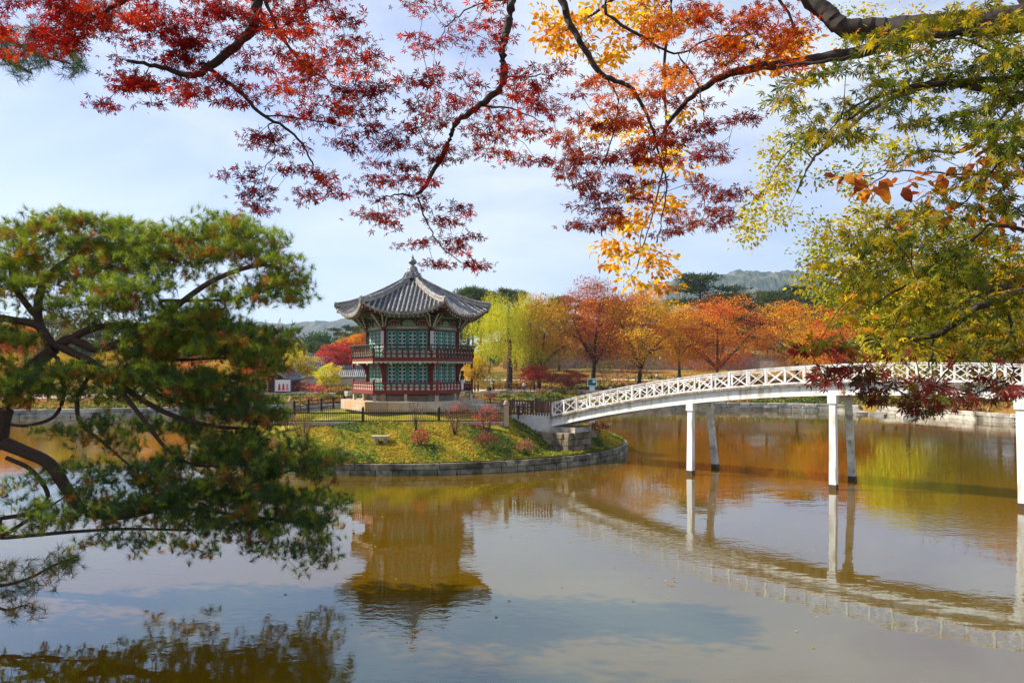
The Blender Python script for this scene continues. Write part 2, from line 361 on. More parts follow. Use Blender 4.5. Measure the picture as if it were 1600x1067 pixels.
# ------------------------------------------------------------------ water, terrain, hills
def make_water():
    m, n, l, b = newmat('pond_water')
    g = n.new('ShaderNodeNewGeometry')
    def nt(scale, det, st, dist=0):
        mp_ = n.new('ShaderNodeMapping'); mp_.inputs['Scale'].default_value = st; l.new(g.outputs['Position'], mp_.inputs['Vector'])
        t = n.new('ShaderNodeTexNoise'); t.inputs['Scale'].default_value = scale; t.inputs['Detail'].default_value = det; t.inputs['Distortion'].default_value = dist
        l.new(mp_.outputs['Vector'], t.inputs['Vector']); return t.outputs['Fac']
    fine = nt(3.2, 3, (1.0, 1.3, 1), .3); mid = nt(.8, 2, (1, 1.5, 1)); patch = nt(.07, 2, (1, 1.6, 1), .4)
    pr = n.new('ShaderNodeValToRGB'); pr.color_ramp.elements[0].position = .42; pr.color_ramp.elements[1].position = .62
    pr.color_ramp.elements[0].color = (.10,.10,.10,1); l.new(patch, pr.inputs['Fac'])
    mu = n.new('ShaderNodeMath'); mu.operation = 'MULTIPLY'; l.new(fine, mu.inputs[0]); l.new(pr.outputs['Color'], mu.inputs[1])
    b1 = n.new('ShaderNodeBump'); b1.inputs['Strength'].default_value = 1; b1.inputs['Distance'].default_value = WAVE_MID; l.new(mid, b1.inputs['Height'])
    b2 = n.new('ShaderNodeBump'); b2.inputs['Strength'].default_value = 1; b2.inputs['Distance'].default_value = WAVE_FINE; l.new(mu.outputs[0], b2.inputs['Height']); l.new(b1.outputs['Normal'], b2.inputs['Normal'])
    cr = n.new('ShaderNodeValToRGB'); cr.color_ramp.elements[0].color = (*WATER_A, 1); cr.color_ramp.elements[1].color = (*WATER_B, 1)
    cr.color_ramp.elements[0].position = .35; cr.color_ramp.elements[1].position = .65
    l.new(nt(.05, 3, (1,1,1), .5), cr.inputs['Fac'])
    l.new(cr.outputs['Color'], b.inputs['Base Color']); b.inputs['Roughness'].default_value = .012; b.inputs['IOR'].default_value = 2.3; b.inputs['Specular Tint'].default_value = (.45,.88,1,1)
    l.new(b2.outputs['Normal'], b.inputs['Normal'])
    return m
WAVE_MID, WAVE_FINE = .0048, .0065
WATER_A, WATER_B = (.115,.056,.0002), (.085,.053,.0004)
M['water'] = make_water()
mb = MB(); mb.add([(-160,-60,0),(200,-60,0),(200,160,0),(-160,160,0)], [(0,1,2,3)])
tag(mb.build('water', M['water']), kind='structure')

# shoreline, star shaped round this centre
SC = (4.0, 52.0)
shore_ctl = [(-3,3.2),(-10,3.8),(-15.5,9),(-18,22),(-33,42),(-50,62),(-62,80),(-60,88),(-45,93),(-30,101),(-14,106),(10,108),(30,108),(44,103),(50,92),(52,84),(56,76),(54,60),(46,40),(36.5,22),(30,12),(20,5),(8,3.2)]
ang = np.array([math.atan2(y-SC[1], x-SC[0]) for x, y in shore_ctl]); rad = np.array([math.hypot(y-SC[1], x-SC[0]) for x, y in shore_ctl])
o_ = np.argsort(ang); ang = ang[o_]; rad = rad[o_]
NA = 360
TH = np.linspace(-PI, PI, NA, endpoint=False)
RS = np.interp(TH, np.concatenate([ang-2*PI, ang, ang+2*PI]), np.tile(rad, 3))
def shore_pt(th): r = np.interp(th, np.concatenate([TH-2*PI, TH, TH+2*PI]), np.tile(RS, 3)); return SC[0]+r*math.cos(th), SC[1]+r*math.sin(th), r
def terr(x, y):
    """ground height outside the pond"""
    x = np.asarray(x, float); y = np.asarray(y, float)
    th = np.arctan2(y-SC[1], x-SC[0]); d = np.hypot(x-SC[0], y-SC[1]) - np.interp(th, np.concatenate([TH-2*PI, TH, TH+2*PI]), np.tile(RS, 3))
    d = np.maximum(d, 0)
    far = np.clip((y-60)/30, 0, 1)                       # the far side rises gently
    z = .95 + far*(np.clip(d/16, 0, 1)*1.05 + np.clip((d-18)/45, 0, 1)*3.6 + np.clip((d-70)/400, 0, 1)*14)
    near = np.clip((14-y)/8, 0, 1)*np.clip((24-x)/6, 0, 1)
    z = z + (1-far)*np.clip(d/6, 0, 1)*.8 + near*np.clip(d/1.5, 0, 1)*2.3*(1-far)
    br = np.exp(-((x-36)**2+(y-20)**2)/60)*1.2*(1-near)
    z = z + br + .12*np.sin(x*.21+1)*np.sin(y*.17)*np.clip(d/8, 0, 1)
    return z
rings = [0, .5, 1.5, 3, 5, 8, 11, 12, 13, 14, 15, 16, 17, 18, 19, 20, 22, 27, 34, 42, 52, 65, 80, 95, 110, 135, 160, 240, 360, 600, 1000, 1800, 3200, 5200]
V = []
for d in rings:
    rr = RS+d; x = SC[0]+rr*np.cos(TH); y = SC[1]+rr*np.sin(TH); z = terr(x, y)
    V.append(np.stack([x, y, z], 1))
bot = V[0].copy(); bot[:, 2] = -1.2
V = np.concatenate([bot]+V); F = []
for i in range(len(rings)):
    for j in range(NA): F.append((i*NA+j, i*NA+(j+1)%NA, (i+1)*NA+(j+1)%NA, (i+1)*NA+j))
def ground_mat():
    m, n, l, b = newmat('park_ground'); g = n.new('ShaderNodeNewGeometry')
    def nz_(s, d=5):
        t = n.new('ShaderNodeTexNoise'); t.inputs['Scale'].default_value = s; t.inputs['Detail'].default_value = d; l.new(g.outputs['Position'], t.inputs['Vector']); return t.outputs['Fac']
    r1 = n.new('ShaderNodeValToRGB'); e = r1.color_ramp.elements; e[0].position = .3; e[0].color = (.07,.085,.018,1); e[1].position = .62; e[1].color = (.26,.12,.04,1)
    e2 = r1.color_ramp.elements.new(.45); e2.color = (.24,.16,.03,1)
    l.new(nz_(.09, 8), r1.inputs['Fac'])
    r2 = n.new('ShaderNodeValToRGB'); r2.color_ramp.elements[0].color = (.55,.55,.55,1); r2.color_ramp.elements[1].color = (1.4,1.35,1.2,1); l.new(nz_(2.2, 7), r2.inputs['Fac'])
    mm = n.new('ShaderNodeMixRGB'); mm.blend_type = 'MULTIPLY'; mm.inputs[0].default_value = 1; l.new(r1.outputs['Color'], mm.inputs[1]); l.new(r2.outputs['Color'], mm.inputs[2])
    l.new(mm.outputs['Color'], b.inputs['Base Color']); b.inputs['Roughness'].default_value = .95; b.inputs['Specular IOR Level'].default_value = .1
    bp = n.new('ShaderNodeBump'); bp.inputs['Strength'].default_value = .6; bp.inputs['Distance'].default_value = .15; l.new(nz_(3, 6), bp.inputs['Height']); l.new(bp.outputs['Normal'], b.inputs['Normal'])
    return m
M['ground'] = ground_mat()
tag(link('ground', meshnp('ground', V, F, M['ground'], smooth=True)), kind='structure')
# sandy promenade along the far shore, a second path up the lawn
def ribbon(name, th0, th1, d0, d1, n=80, lift=.10, mat=None):
    Vv = []; Ff = []
    for i in range(n+1):
        th = th0+(th1-th0)*i/n; wob = .5*math.sin(th*9)
        for k, d in enumerate((d0+wob, (d0+d1)/2+wob, d1+wob)):
            x, y, r = shore_pt(th); x = SC[0]+(r+d)*math.cos(th); y = SC[1]+(r+d)*math.sin(th); Vv.append((x, y, float(terr(x, y))+lift+(.05 if k == 1 else 0)))
    for i in range(n):
        for k in range(2): Ff.append((i*3+k, i*3+k+1, i*3+k+4, i*3+k+3))
    return tag(link(name, meshnp(name, Vv, Ff, mat or M['path'], smooth=True)), kind='structure')
ribbon('promenade', .35, PI-.3, 13.5, 19.5, 200)
ribbon('path', .6, 2.2, 35, 37.5, 120)

def hill(name, cx, cy, w, dep, h, prof_seed, mat, nx=150, ny=40, rough=.12, amp=.38, pw=2):
    xs = np.linspace(-1, 1, nx); ys = np.linspace(-1, 1, ny); Vv = np.zeros((ny, nx, 3))
    for j, v in enumerate(ys):
        for i, u in enumerate(xs):
            e = math.exp(-abs(u*1.5)**pw)*max(0, 1-v*v)**.8
            nn = mnoise.fractal(Vector((u*3.1+prof_seed, v*2.2, prof_seed)), .9, 2.1, 6)
            n2 = mnoise.fractal(Vector((u*26+prof_seed, v*14, prof_seed*2)), .8, 2.2, 4)
            Vv[j, i] = (cx+u*w, cy+v*dep, -4+h*(e*(1+amp*nn)) + h*rough*n2*e**.5)
    Ff = [(j*nx+i, j*nx+i+1, (j+1)*nx+i+1, (j+1)*nx+i) for j in range(ny-1) for i in range(nx-1)]
    return tag(link(name, meshnp(name, Vv.reshape(-1, 3), Ff, mat)), kind='structure')
M['hillwood'] = mat_noise('wooded_hill', (.03,.045,.014), (.12,.085,.03), .035, c3=(.10,.035,.012), s3=.012, bump=1, bumpdist=6, detail=9, rand=0)
M['hillrock'] = mat_noise('rocky_hill', (.02,.035,.014), (.09,.075,.03), .03, c3=(.22,.2,.17), s3=.006, bump=1, bumpdist=6, detail=9, rand=0)
hill('mountain', 570, 1900, 640, 420, 240, 3.1, M['hillrock'], 260, 50, .028, .17, 3)
hill('hill', -640, 2500, 620, 330, 158, 8.4, M['hillwood'], 200, 40, .03, .12, 4)
hill('hill', -1500, 2600, 800, 400, 110, 5.2, M['hillwood'], 100, 30, .03, .12, 4)

# ------------------------------------------------------------------ island
IC = (-7.0, 55.5); IRX, IRY = 15.0, 13.9
def isl_edge(th, k=1.0): return IC[0]+IRX*k*math.cos(th), IC[1]+IRY*k*math.sin(th)
FENCE_Y = 47.4
def isl_z(x, y):
    """height of the island's mound"""
    k = np.hypot((np.asarray(x)-IC[0])/IRX, (np.asarray(y)-IC[1])/IRY)
    t = np.clip((1-k)/.38, 0, 1); z = .635+1.80*(t**.85) + np.clip((1-k-.42)/.2, 0, 1)*.35
    z = np.maximum(z - 1.15*np.exp(-((np.asarray(x)-4.0)**2/7+(np.asarray(y)-46.6)**2/5)), np.minimum(z, .70))
    return z + .05*np.sin(np.asarray(x)*1.3)*np.sin(np.asarray(y)*1.1)*np.clip((1-k)*8, 0, 1)
nr, na = 34, 180; V = []
for i in range(nr+1):
    k = (i/nr)**.8*.997
    for j in range(na):
        x, y = isl_edge(2*PI*j/na, k); V.append((x, y, float(isl_z(x, y))))
F = [(i*na+j, (i+1)*na+j, (i+1)*na+(j+1)%na, i*na+(j+1)%na) for i in range(nr) for j in range(na)]
def lawn_mat():
    m, n, l, b = newmat('island_lawn'); g = n.new('ShaderNodeNewGeometry')
    def nz_(s, d=5):
        t = n.new('ShaderNodeTexNoise'); t.inputs['Scale'].default_value = s; t.inputs['Detail'].default_value = d; l.new(g.outputs['Position'], t.inputs['Vector']); return t.outputs['Fac']
    r1 = n.new('ShaderNodeValToRGB'); e = r1.color_ramp.elements; e[0].position = .34; e[0].color = (.07,.10,.012,1); e[1].position = .64; e[1].color = (.36,.26,.03,1)
    e2 = r1.color_ramp.elements.new(.47); e2.color = (.20,.20,.02,1); l.new(nz_(.5, 8), r1.inputs['Fac'])
    l.new(r1.outputs['Color'], b.inputs['Base Color']); b.inputs['Roughness'].default_value = .95; b.inputs['Specular IOR Level'].default_value = .1
    bp = n.new('ShaderNodeBump'); bp.inputs['Strength'].default_value = .7; bp.inputs['Distance'].default_value = .08; l.new(nz_(9, 4), bp.inputs['Height']); l.new(bp.outputs['Normal'], b.inputs['Normal'])
    return m
M['lawn'] = lawn_mat()
tag(link('island_lawn', meshnp('island_lawn', V, F, M['lawn'], smooth=True)), kind='structure')

# retaining wall round the island: one thing, its blocks are parts
stone_meshes = [chamfer_box_mesh('stone', M['wallstone'], .05, s, .035) for s in range(6)]
abut_meshes = [chamfer_box_mesh('stone', M['abutstone'], .05, s+20, .03) for s in range(6)]
far_meshes = [chamfer_box_mesh('stone', M['farstone'], .09, s+40, .07) for s in range(6)]
gran_meshes = [chamfer_box_mesh('stone', M['granite'], .02, s+60, .006) for s in range(6)]
def block(parent, meshes, c, size, rz, name='stone'):
    o = bpy.data.objects.new(name, random.choice(meshes)); col.objects.link(o); o.parent = parent
    o.location = c; o.scale = size; o.rotation_euler = (0, 0, rz); return o
wall = empty('island_retaining_wall', (IC[0], IC[1], 0), 0, 'low curved wall of weathered stone blocks round the lawn island', 'wall')
def fit_wall(parent, pts, courses, z0, thick, meshes, lmin, lmax, org, rnd=None):
    """lay blocks of stone along a polyline"""
    rnd = rnd or random.Random(3); pts = np.array(pts); seg = np.linalg.norm(np.diff(pts, axis=0), axis=1); cum = np.concatenate([[0], np.cumsum(seg)])
    for ci, ch in enumerate(courses):
        s = rnd.uniform(-.5*lmax, 0); z = z0+sum(courses[:ci])+ch/2
        while s < cum[-1]:
            L = rnd.uniform(lmin, lmax); a, b_ = max(s, 0), min(s+L, cum[-1])
            if b_-a > .12:
                pa = np.array([np.interp(a, cum, pts[:, i]) for i in (0, 1)]); pb = np.array([np.interp(b_, cum, pts[:, i]) for i in (0, 1)])
                c = (pa+pb)/2; d = pb-pa
                block(parent, meshes, (c[0]-org[0], c[1]-org[1], z), (np.linalg.norm(d)-.025, thick*rnd.uniform(.93, 1.08), ch-.02+rnd.uniform(-.02, .01)), math.atan2(d[1], d[0]))
            s += L
ths = np.linspace(PI*.98, 2*PI+.55, 140)
fit_wall(wall, [isl_edge(t, 1.0) for t in ths], [.30, .35], -.02, .42, stone_meshes, .7, 1.5, IC)
mb = MB()
for t in np.linspace(.55, PI*.98, 50):
    x, y = isl_edge(t, 1.0); mb.box((x-IC[0], y-IC[1], .31), (1.0, .4, .64), math.atan2(IRY*math.cos(t), -IRX*math.sin(t)))
b_ = mb.build('back_wall', M['wallstone'], wall); b_['kind'] = 'stuff'
mb = MB(); vs = []; fs = []
for j in range(90):
    x, y = isl_edge(2*PI*j/90, .985); vs += [(x, y, -1.5), (x, y, .59)]
for j in range(90): fs.append((2*j, 2*((j+1)%90), 2*((j+1)%90)+1, 2*j+1))
mb.add(vs, fs); tag(mb.build('island_base', M['soil']), kind='structure')

# ground cover on the slope
def scatter_island(n, kmin, kmax, thlo, thhi):
    th = rng.uniform(thlo, thhi, n); k = np.sqrt(rng.uniform(kmin**2, kmax**2, n)); x = IC[0]+IRX*k*np.cos(th); y = IC[1]+IRY*k*np.sin(th); return x, y, isl_z(x, y)
x, y, z = scatter_island(100000, .55, .997, PI*.93, 2*PI+.35)
keep = ~((y > FENCE_Y-.1) & (x > -16) & (x < -.3)); x, y, z = x[keep], y[keep], z[keep]
pos = np.stack([x, y, z], 1); n_ = len(pos)
pn = vnoise(pos, .55)+.5*vnoise(pos, 1.7, 3)+.35*vnoise(pos, 4.5, 7)
cc = np.where(pn[:, None] > .38, np.array([[.06,.13,.02]]), np.where(pn[:, None] > -.25, np.array([[.26,.28,.025]]), np.array([[.48,.36,.03]])))
od = rng.random(n_) < .04+.16*(vnoise(pos, .9, 11) > .45); cc[od] = (.40,.17,.03)
nr_ = rng.normal(0, 1, (n_, 3)); nr_[:, 2] = np.abs(nr_[:, 2])+.6
lv = leaves(pos+np.array([0,0,.03])+rng.normal(0,.02,(n_,3)), nr_, rng.normal(0,1,(n_,3))+np.array([0,0,.8]), rng.uniform(.06,.15,n_), jitcol(cc, n_, .35), leaf_tri(.36))
tag(part_np('ground_cover', lv[0], lv[1], M['grassblade'], None, lv[2]), 'yellowing green ground cover plants over the island slope', 'ground cover', kind='stuff')
x, y, z = scatter_island(26000, 0, .66, 0, 2*PI); keep = (np.hypot(x+7.05, y-54.5) > 5.3) & (y < 58); x, y, z = x[keep], y[keep], z[keep]
pos = np.stack([x, y, z], 1); n_ = len(pos)
lv = leaves(pos, rng.normal(0,1,(n_,3)), rng.normal(0,.4,(n_,3))+np.array([0,0,1]), rng.uniform(.05,.11,n_), jitcol(np.array([.36,.30,.035]), n_, .3), leaf_tri(.22))
tag(part_np('grass', lv[0], lv[1], M['grassblade'], None, lv[2]), 'short yellow grass inside the fence around the pavilion', 'grass', kind='stuff')

# ------------------------------------------------------------------ pavilion
PC = Vector((-7.05, 54.5, 0))
pav = empty('pavilion', PC, 0, 'hexagonal two storey pavilion with grey tiled roof and teal lattice doors', 'pavilion')
def hexv(R_, i): a = R(-120+60*i); return Vector((R_*math.cos(a), R_*math.sin(a), 0))      # side 0 faces the camera
def side(i, R_):
    a, b = hexv(R_, i), hexv(R_, i+1); d = (b-a).normalized(); nrm = Vector((d.y, -d.x, 0)); return a, b, d, nrm
# plinth of granite blocks
for i in range(6):
    a, b, d, nm = side(i, 5.1); L = (b-a).length; s = 0; rz = math.atan2(d.y, d.x)
    cuts = [0]+sorted(random.uniform(.9, 1.3)*k for k in range(1, 4))+[L] if i % 2 else [0, 1.5, 2.9, 4.0, L]
    cuts[1:4] = [min(c, L-.5) for c in cuts[1:4]]
    for q in range(4):
        m_ = a+d*((cuts[q]+cuts[q+1])/2)-nm*.25
        block(pav, gran_meshes, (m_.x, m_.y, 3.27), (cuts[q+1]-cuts[q]-.012, .5, .66), rz, 'plinth_stone')
mb = MB(); mb.lathe([(4.75, 2.7), (4.75, 3.58)], k=6, rot=0); mb.build('plinth_floor', M['granite'], pav)
# entrance steps on the right
for q in range(3):
    block(pav, gran_meshes, (5.0+.38*q, -2.6-.1*q, 3.12-.17*q-.08), (1.0, 1.7, .62-.3*q if q < 2 else .3), R(-30), 'step')
# supports
mb0 = MB(); mb0.box((0,0,.3), (.19,.19,.66)); sup = mb0.mesh('stone_support', M['granite'])
for i in range(6):
    a, b, d, nm = side(i, 4.12)
    for k in (0, .5):
        p = a+(b-a)*k; o = link('support_post', sup, pav, (p.x, p.y, 3.6)); o.rotation_euler = (0,0,math.atan2(d.y, d.x))
mb0 = MB(); mb0.box((0,0,.32), (.3,.3,.66)); sup2 = mb0.mesh('inner_support', M['granite'])
for i in range(6):
    p = hexv(3.16, i); link('inner_support', sup2, pav, (p.x, p.y, 3.6))
for i in range(6):
    a, b, d, nm = side(i, 3.1); mb = MB(); c = (a+b)/2; rz = math.atan2(d.y, d.x)
    mb.box((c.x, c.y, 3.84), ((b-a).length-.3, .12, .5), rz); mb.cur = 1; mb.box((c.x+nm.x*.08, c.y+nm.y*.08, 3.98), ((b-a).length-.4, .05, .07), rz)
    mb.build('underfloor_panel', [M['granite'], M['brownwood']], pav)
# decks
for nme, z, th_, R_ in (('veranda_floor', 4.22, .1, 4.1), ('balcony_floor', 6.36, .1, 4.1)):
    mb = MB(); mb.lathe([(R_, z-th_), (R_, z)], k=6, rot=0); mb.build(nme, M['deckwood'], pav)
mb = MB(); mb.lathe([(2.95, 4.22), (2.95, 8.5)], k=6, rot=0); mb.build('inner_wall', M['papery'], pav)
# columns
colm = MB(); colm.lathe([(.155, 0), (.15, 2.1), (.14, 4.45)], k=14); cme = colm.mesh('column', M['redwood'], True)
for i in range(6):
    p = hexv(3.16, i); link('column', cme, pav, (p.x, p.y, 4.2))
    # white couplet plaque on the column's outer side
    q = hexv(3.34, i); ob = MB(); ob.box((0,0,0), (.03,.22,1.25)); o = ob.build('couplet_plaque', M['plaque'], pav, loc=(q.x, q.y, 7.65), rz=math.atan2(q.y, q.x))
    for k in range(7):
        cb = MB(); zz = .5-k*.165; cb.box((.018, 0, zz), (.006, .11, .018)); cb.box((.018, 0, zz-.05), (.006, .09, .018)); cb.box((.018, .01, zz-.025), (.006, .02, .10)); cb.box((.018, -.04, zz-.02), (.006, .014, .07)); cb.build('brush_lettering', M['black'], o)
# corbel under balcony
for i in range(6):
    a = hexv(3.2, i); u = a.normalized(); mb = MB()
    poly = [(0,-.9),(.16,-.9),(.22,-.55),(.42,-.3),(.62,-.12),(.9,-.04),(.9,.0),(0,.0)]
    mb.prism(poly, -.07, .07, a+Vector((0,0,6.26)), u, (0,0,1), Vector((-u.y, u.x, 0))); mb.build('corbel', M['redwood'], pav)
# doors
def door_mesh(w, h):
    f = MB(); t = .06
    f.box((-w/2+t/2, 0, h/2), (t,.06,h)); f.box((w/2-t/2, 0, h/2), (t,.06,h))
    for zz, hh in ((t/2, t), (h*.27, t), (h-t/2, t)): f.box((0, 0, zz), (w-2*t, .056, hh))
    f.box((0, .01, h*.145), (w-2*t, .02, h*.22)); fm = f.mesh('door_frame', M['teal'])
    bk = MB(); bk.box((0, .02, h*.62), (w-2*t, .01, h*.66)); bkm = bk.mesh('door_paper', M['tealdark'])
    la = MB(); x0, x1, z0, z1 = -w/2+t, w/2-t, h*.27+t/2, h-t; cw = (x1-x0)/2; nz_ = max(2, round((z1-z0)/cw/1.0)); chh = (z1-z0)/nz_
    def ring(cx, cz, r, wd=.020, k=6, ro=0):
        for j in range(k):
            a0, a1 = ro+2*PI*j/k, ro+2*PI*(j+1)/k; la.bar((cx+r*math.cos(a0), -.012, cz+r*math.sin(a0)), (cx+r*math.cos(a1), -.012, cz+r*math.sin(a1)), .02, wd, (0,1,0) if False else (0,0,1) if abs(math.sin((a0+a1)/2)) > .7 else (1,0,0))
    for iz in range(nz_):
        for ix in range(2):
            ring(x0+cw*(ix+.5), z0+chh*(iz+.5), cw*.44)
    for iz in range(nz_-1): ring(0, z0+chh*(iz+1), cw*.25, .018)
    la.bar((0, -.012, z0), (0, -.012, z1), .018, .018, (0,1,0))
    for iz in range(nz_+1): la.bar((x0, -.012, z0+chh*iz), (x1, -.012, z0+chh*iz), .018, .018)
    lam = la.mesh('lattice', M['lattice'])
    cl = MB()
    for s in (-1, 1):
        cl.prism([(0,0),(.07,.05),(.13,.03),(.17,-.03),(.12,-.01),(.07,.02)], 0, .012, (0, -.002, h*.14), (s,0,0), (0,0,1), (0,-1,0))
    cl.prism([(-.16,-.05),(.16,-.05),(.13,-.075),(-.13,-.075)], 0, .012, (0, -.002, h*.14), (1,0,0), (0,0,1), (0,-1,0))
    clm = cl.mesh('cloud_ornament', M['lattice'])
    return fm, bkm, lam, clm
DW = (3.16-.36)/4
dlo, dup_ = door_mesh(DW-.012, 1.9), door_mesh(DW-.012, 1.9)
for i in range(6):
    a, b, d, nm = side(i, 3.16); rz = math.atan2(d.y, d.x)
    for z0, dm in ((4.26, dlo), (6.42, dup_)):
        for k in range(4):
            p = a+d*(.18+DW*(k+.5))-nm*.02
            o = link('door_panel', dm[0], pav, (p.x, p.y, z0), rz)
            link('door_paper', dm[1], o); link('lattice', dm[2], o); link('cloud_ornament', dm[3], o)
    c = (a+b)/2; L = (b-a).length-.3
    mb = MB(); mb.box((c.x, c.y, 6.22), (L, .14, .1), rz); mb.build('lintel', M['redwood'], pav)
    mb = MB(); mb.box((c.x, c.y, 8.37), (L, .16, .09), rz); mb.build('lintel', M['redwood'], pav)
    mb = MB(); mb.box((c.x, c.y, 8.53), (L, .2, .22), rz); mb.cur = 1; mb.box((c.x+nm.x*.105, c.y+nm.y*.105, 8.53), (L*.5, .01, .12), rz)
    mb.build('painted_beam', [M['greenpaint'], M['bracketlight']], pav)
    # upper frieze: arched red panels between small struts
    for k in range(3):
        p = a+d*(.35+ (L)/3*(k+.37)); wv = L/3*.8
        mb = MB(); poly = [(-wv/2, 0)]+[(-wv/2*math.cos(PI*q/8), .12+.24*math.sin(PI*q/8)) for q in range(9)]+[(wv/2, 0)]
        mb.prism(poly, 0, .05, (p.x, p.y, 8.66), d, (0,0,1), nm); mb.cur = 1
        for q in range(8):
            a0, a1 = PI*q/8, PI*(q+1)/8
            mb.bar((p.x-d.x*wv/2*math.cos(a0)+nm.x*.06, p.y-d.y*wv/2*math.cos(a0)+nm.y*.06, 8.78+.24*math.sin(a0)), (p.x-d.x*wv/2*math.cos(a1)+nm.x*.06, p.y-d.y*wv/2*math.cos(a1)+nm.y*.06, 8.78+.24*math.sin(a1)), .025, .03)
        for q in (-.25, 0, .25): mb.box((p.x+d.x*wv*q+nm.x*.055, p.y+d.y*wv*q+nm.y*.055, 8.74), (.08, .02, .06), rz)
        mb.build('frieze_panel', [M['redwood' if k != 1 else 'greenpaint'], M['bracketlight']], pav)
    for k in (1, 2):
        p = a+d*((b-a).length*k/3)+nm*.1; mb = MB()
        for q in range(3): mb.prism([(-.1,-.05),(.12+.12*q,.0),(.16+.14*q,.1),(.1+.1*q,.07),(-.1,.05)], -.035, .035, (p.x, p.y, 8.8+.16*q), nm, (0,0,1), d)
        mb.cur = 1; mb.box((p.x, p.y, 8.9), (.07,.07,.5), rz); mb.build('mid_bracket', [M['bracket'], M['bracketlight']], pav)
    mb = MB(); mb.box((c.x-nm.x*.05, c.y-nm.y*.05, 9.0), (L+.4, .1, .7), rz); mb.build('frieze_board', M['bracket'], pav)
    mb = MB(); mb.tube([(a.x, a.y, 9.3), (b.x, b.y, 9.3)], .11, 10); mb.build('purlin', M['greenpaint'], pav)
# corner brackets: fans of upcurved arms
for i in range(6):
    a = hexv(3.2, i); u = a.normalized()
    for q, (an, ln) in enumerate(((0, 1.15), (32, .85), (-32, .85), (62, .6), (-62, .6))):
        dr = Vector((u.x*math.cos(R(an))-u.y*math.sin(R(an)), u.x*math.sin(R(an))+u.y*math.cos(R(an)), 0)); sd = Vector((-dr.y, dr.x, 0))
        mb = MB()
        for lv_ in range(4):
            l_ = ln*(.45+.2*lv_); zb = 8.55+.2*lv_
            arm = [(0,0),(l_*.45,-.02),(l_*.8,.06),(l_, .22),(l_*.92,.24),(l_*.7,.14),(l_*.4,.11),(0,.12)]
            mb.cur = 0; mb.prism(arm, -.045, .045, (a.x, a.y, zb), dr, (0,0,1), sd)
            mb.cur = 1; mb.bar(Vector((a.x, a.y, zb-.012))+dr*l_*.45+Vector((0,0,-.01)), Vector((a.x, a.y, zb+.05))+dr*l_*.8, .095, .025)
            mb.bar(Vector((a.x, a.y, zb+.05))+dr*l_*.82, Vector((a.x, a.y, zb+.215))+dr*l_*1.01, .095, .03)
        mb.build('bracket_arm', [M['bracket'], M['bracketlight']], pav)
    mb = MB(); mb.lathe([(.2,0),(.26,.1),(.26,.18)], (a.x, a.y, 8.45), 8); mb.build('bracket_block', M['redwood'], pav)
# railings
def railing(i, zb, upper):
    a, b, d, nm = side(i, 4.2); L = (b-a).length; rz = math.atan2(d.y, d.x); c = (a+b)/2
    e = empty('railing', (c.x, c.y, zb), rz); e.parent = pav
    gap = (not upper and i == 1)
    x0, x1 = -L/2, L/2
    if gap: x1 = L/2-1.5
    Lx = x1-x0; xm = (x0+x1)/2
    hh = .62 if not upper else .72
    mb = MB(); mb.box((xm, 0, .0), (Lx, .12, .26)); mb.build('base_beam', M['redwood'], e)
    mb = MB(); mb.box((xm, -.0, hh-.0), (Lx, .09, .07)); mb.build('top_beam', M['redwood'], e)
    mb = MB(); mb.box((xm, 0, .36 if not upper else .4), (Lx, .07, .05)); mb.build('mid_beam', M['redwood'], e)
    nb = max(3, round(Lx/.38))
    for k in range(nb):
        xx = x0+Lx*(k+.5)/nb; w = Lx/nb*.62
        mb = MB(); z1 = .13; z2 = .335
        mb.prism([(-w/2,0),(w/2,0),(w/2,.06),(w*.28,.17),(0,.2),(-w*.28,.17),(-w/2,.06)], -.012, .012, (xx, -.01, z1), (1,0,0), (0,0,1), (0,-1,0))
        mb.prism([(-w/2,0),(w/2,0),(w/2,.05),(0,.14),(-w/2,.05)], -.012, .012, (xx, -.01, (.385 if not upper else .43)), (1,0,0), (0,0,1), (0,-1,0))
        mb.build('rail_panel', M['pinkwood'], e)
    for k in range(nb+1):
        xx = x0+Lx*k/nb; mb = MB(); mb.box((xx, 0, hh/2), (.05, .07, hh))
        if upper:
            mb.cur = 1; mb.prism([(0,.05),(.09,.1),(.13,.3),(.06,.5),(.1,.72),(.2,.92),(.16,.95),(.05,.76),(.01,.5),(.06,.3),(0,.2)], -.025, .025, (xx, -.06, 0), (0,-1,0), (0,0,1), (1,0,0))
        mb.build('baluster', [M['redwood'], M['bracket']], e)
    if upper:
        mb = MB(); mb.tube([(x0-.1, -.24, .96), (x1+.1, -.24, .96)], .032, 8); mb.build('handrail', M['darkiron'], e)
        mb = MB(); n_ = 13; pts = [(-Lx/2, .0)]
        for k in range(n_):
            xa = -Lx/2+Lx*k/n_; w = Lx/n_; pts += [(xa+w*.15, -.10), (xa+w*.5, -.15 if k not in (3, 9) else -.27), (xa+w*.85, -.10), (xa+w, -.05)]
        pts += [(Lx/2, 0)]; mb.prism(pts, 0, .03, (0, -.05, -.135), (1,0,0), (0,0,1), (0,-1,0)); mb.build('scalloped_fringe', M['bracketlight'], e)
    # corner post
    mb = MB(); mb.box((x0, 0, hh/2-(.3 if upper else .05)), (.13, .13, hh+.35+(.3 if upper else 0))); mb.lathe([(.05,0),(.085,.06),(.04,.14)], (x0, 0, hh+.12), 8); mb.build('corner_post', M['redwood'], e)
for i in range(6): railing(i, 4.2, False); railing(i, 6.38, True)

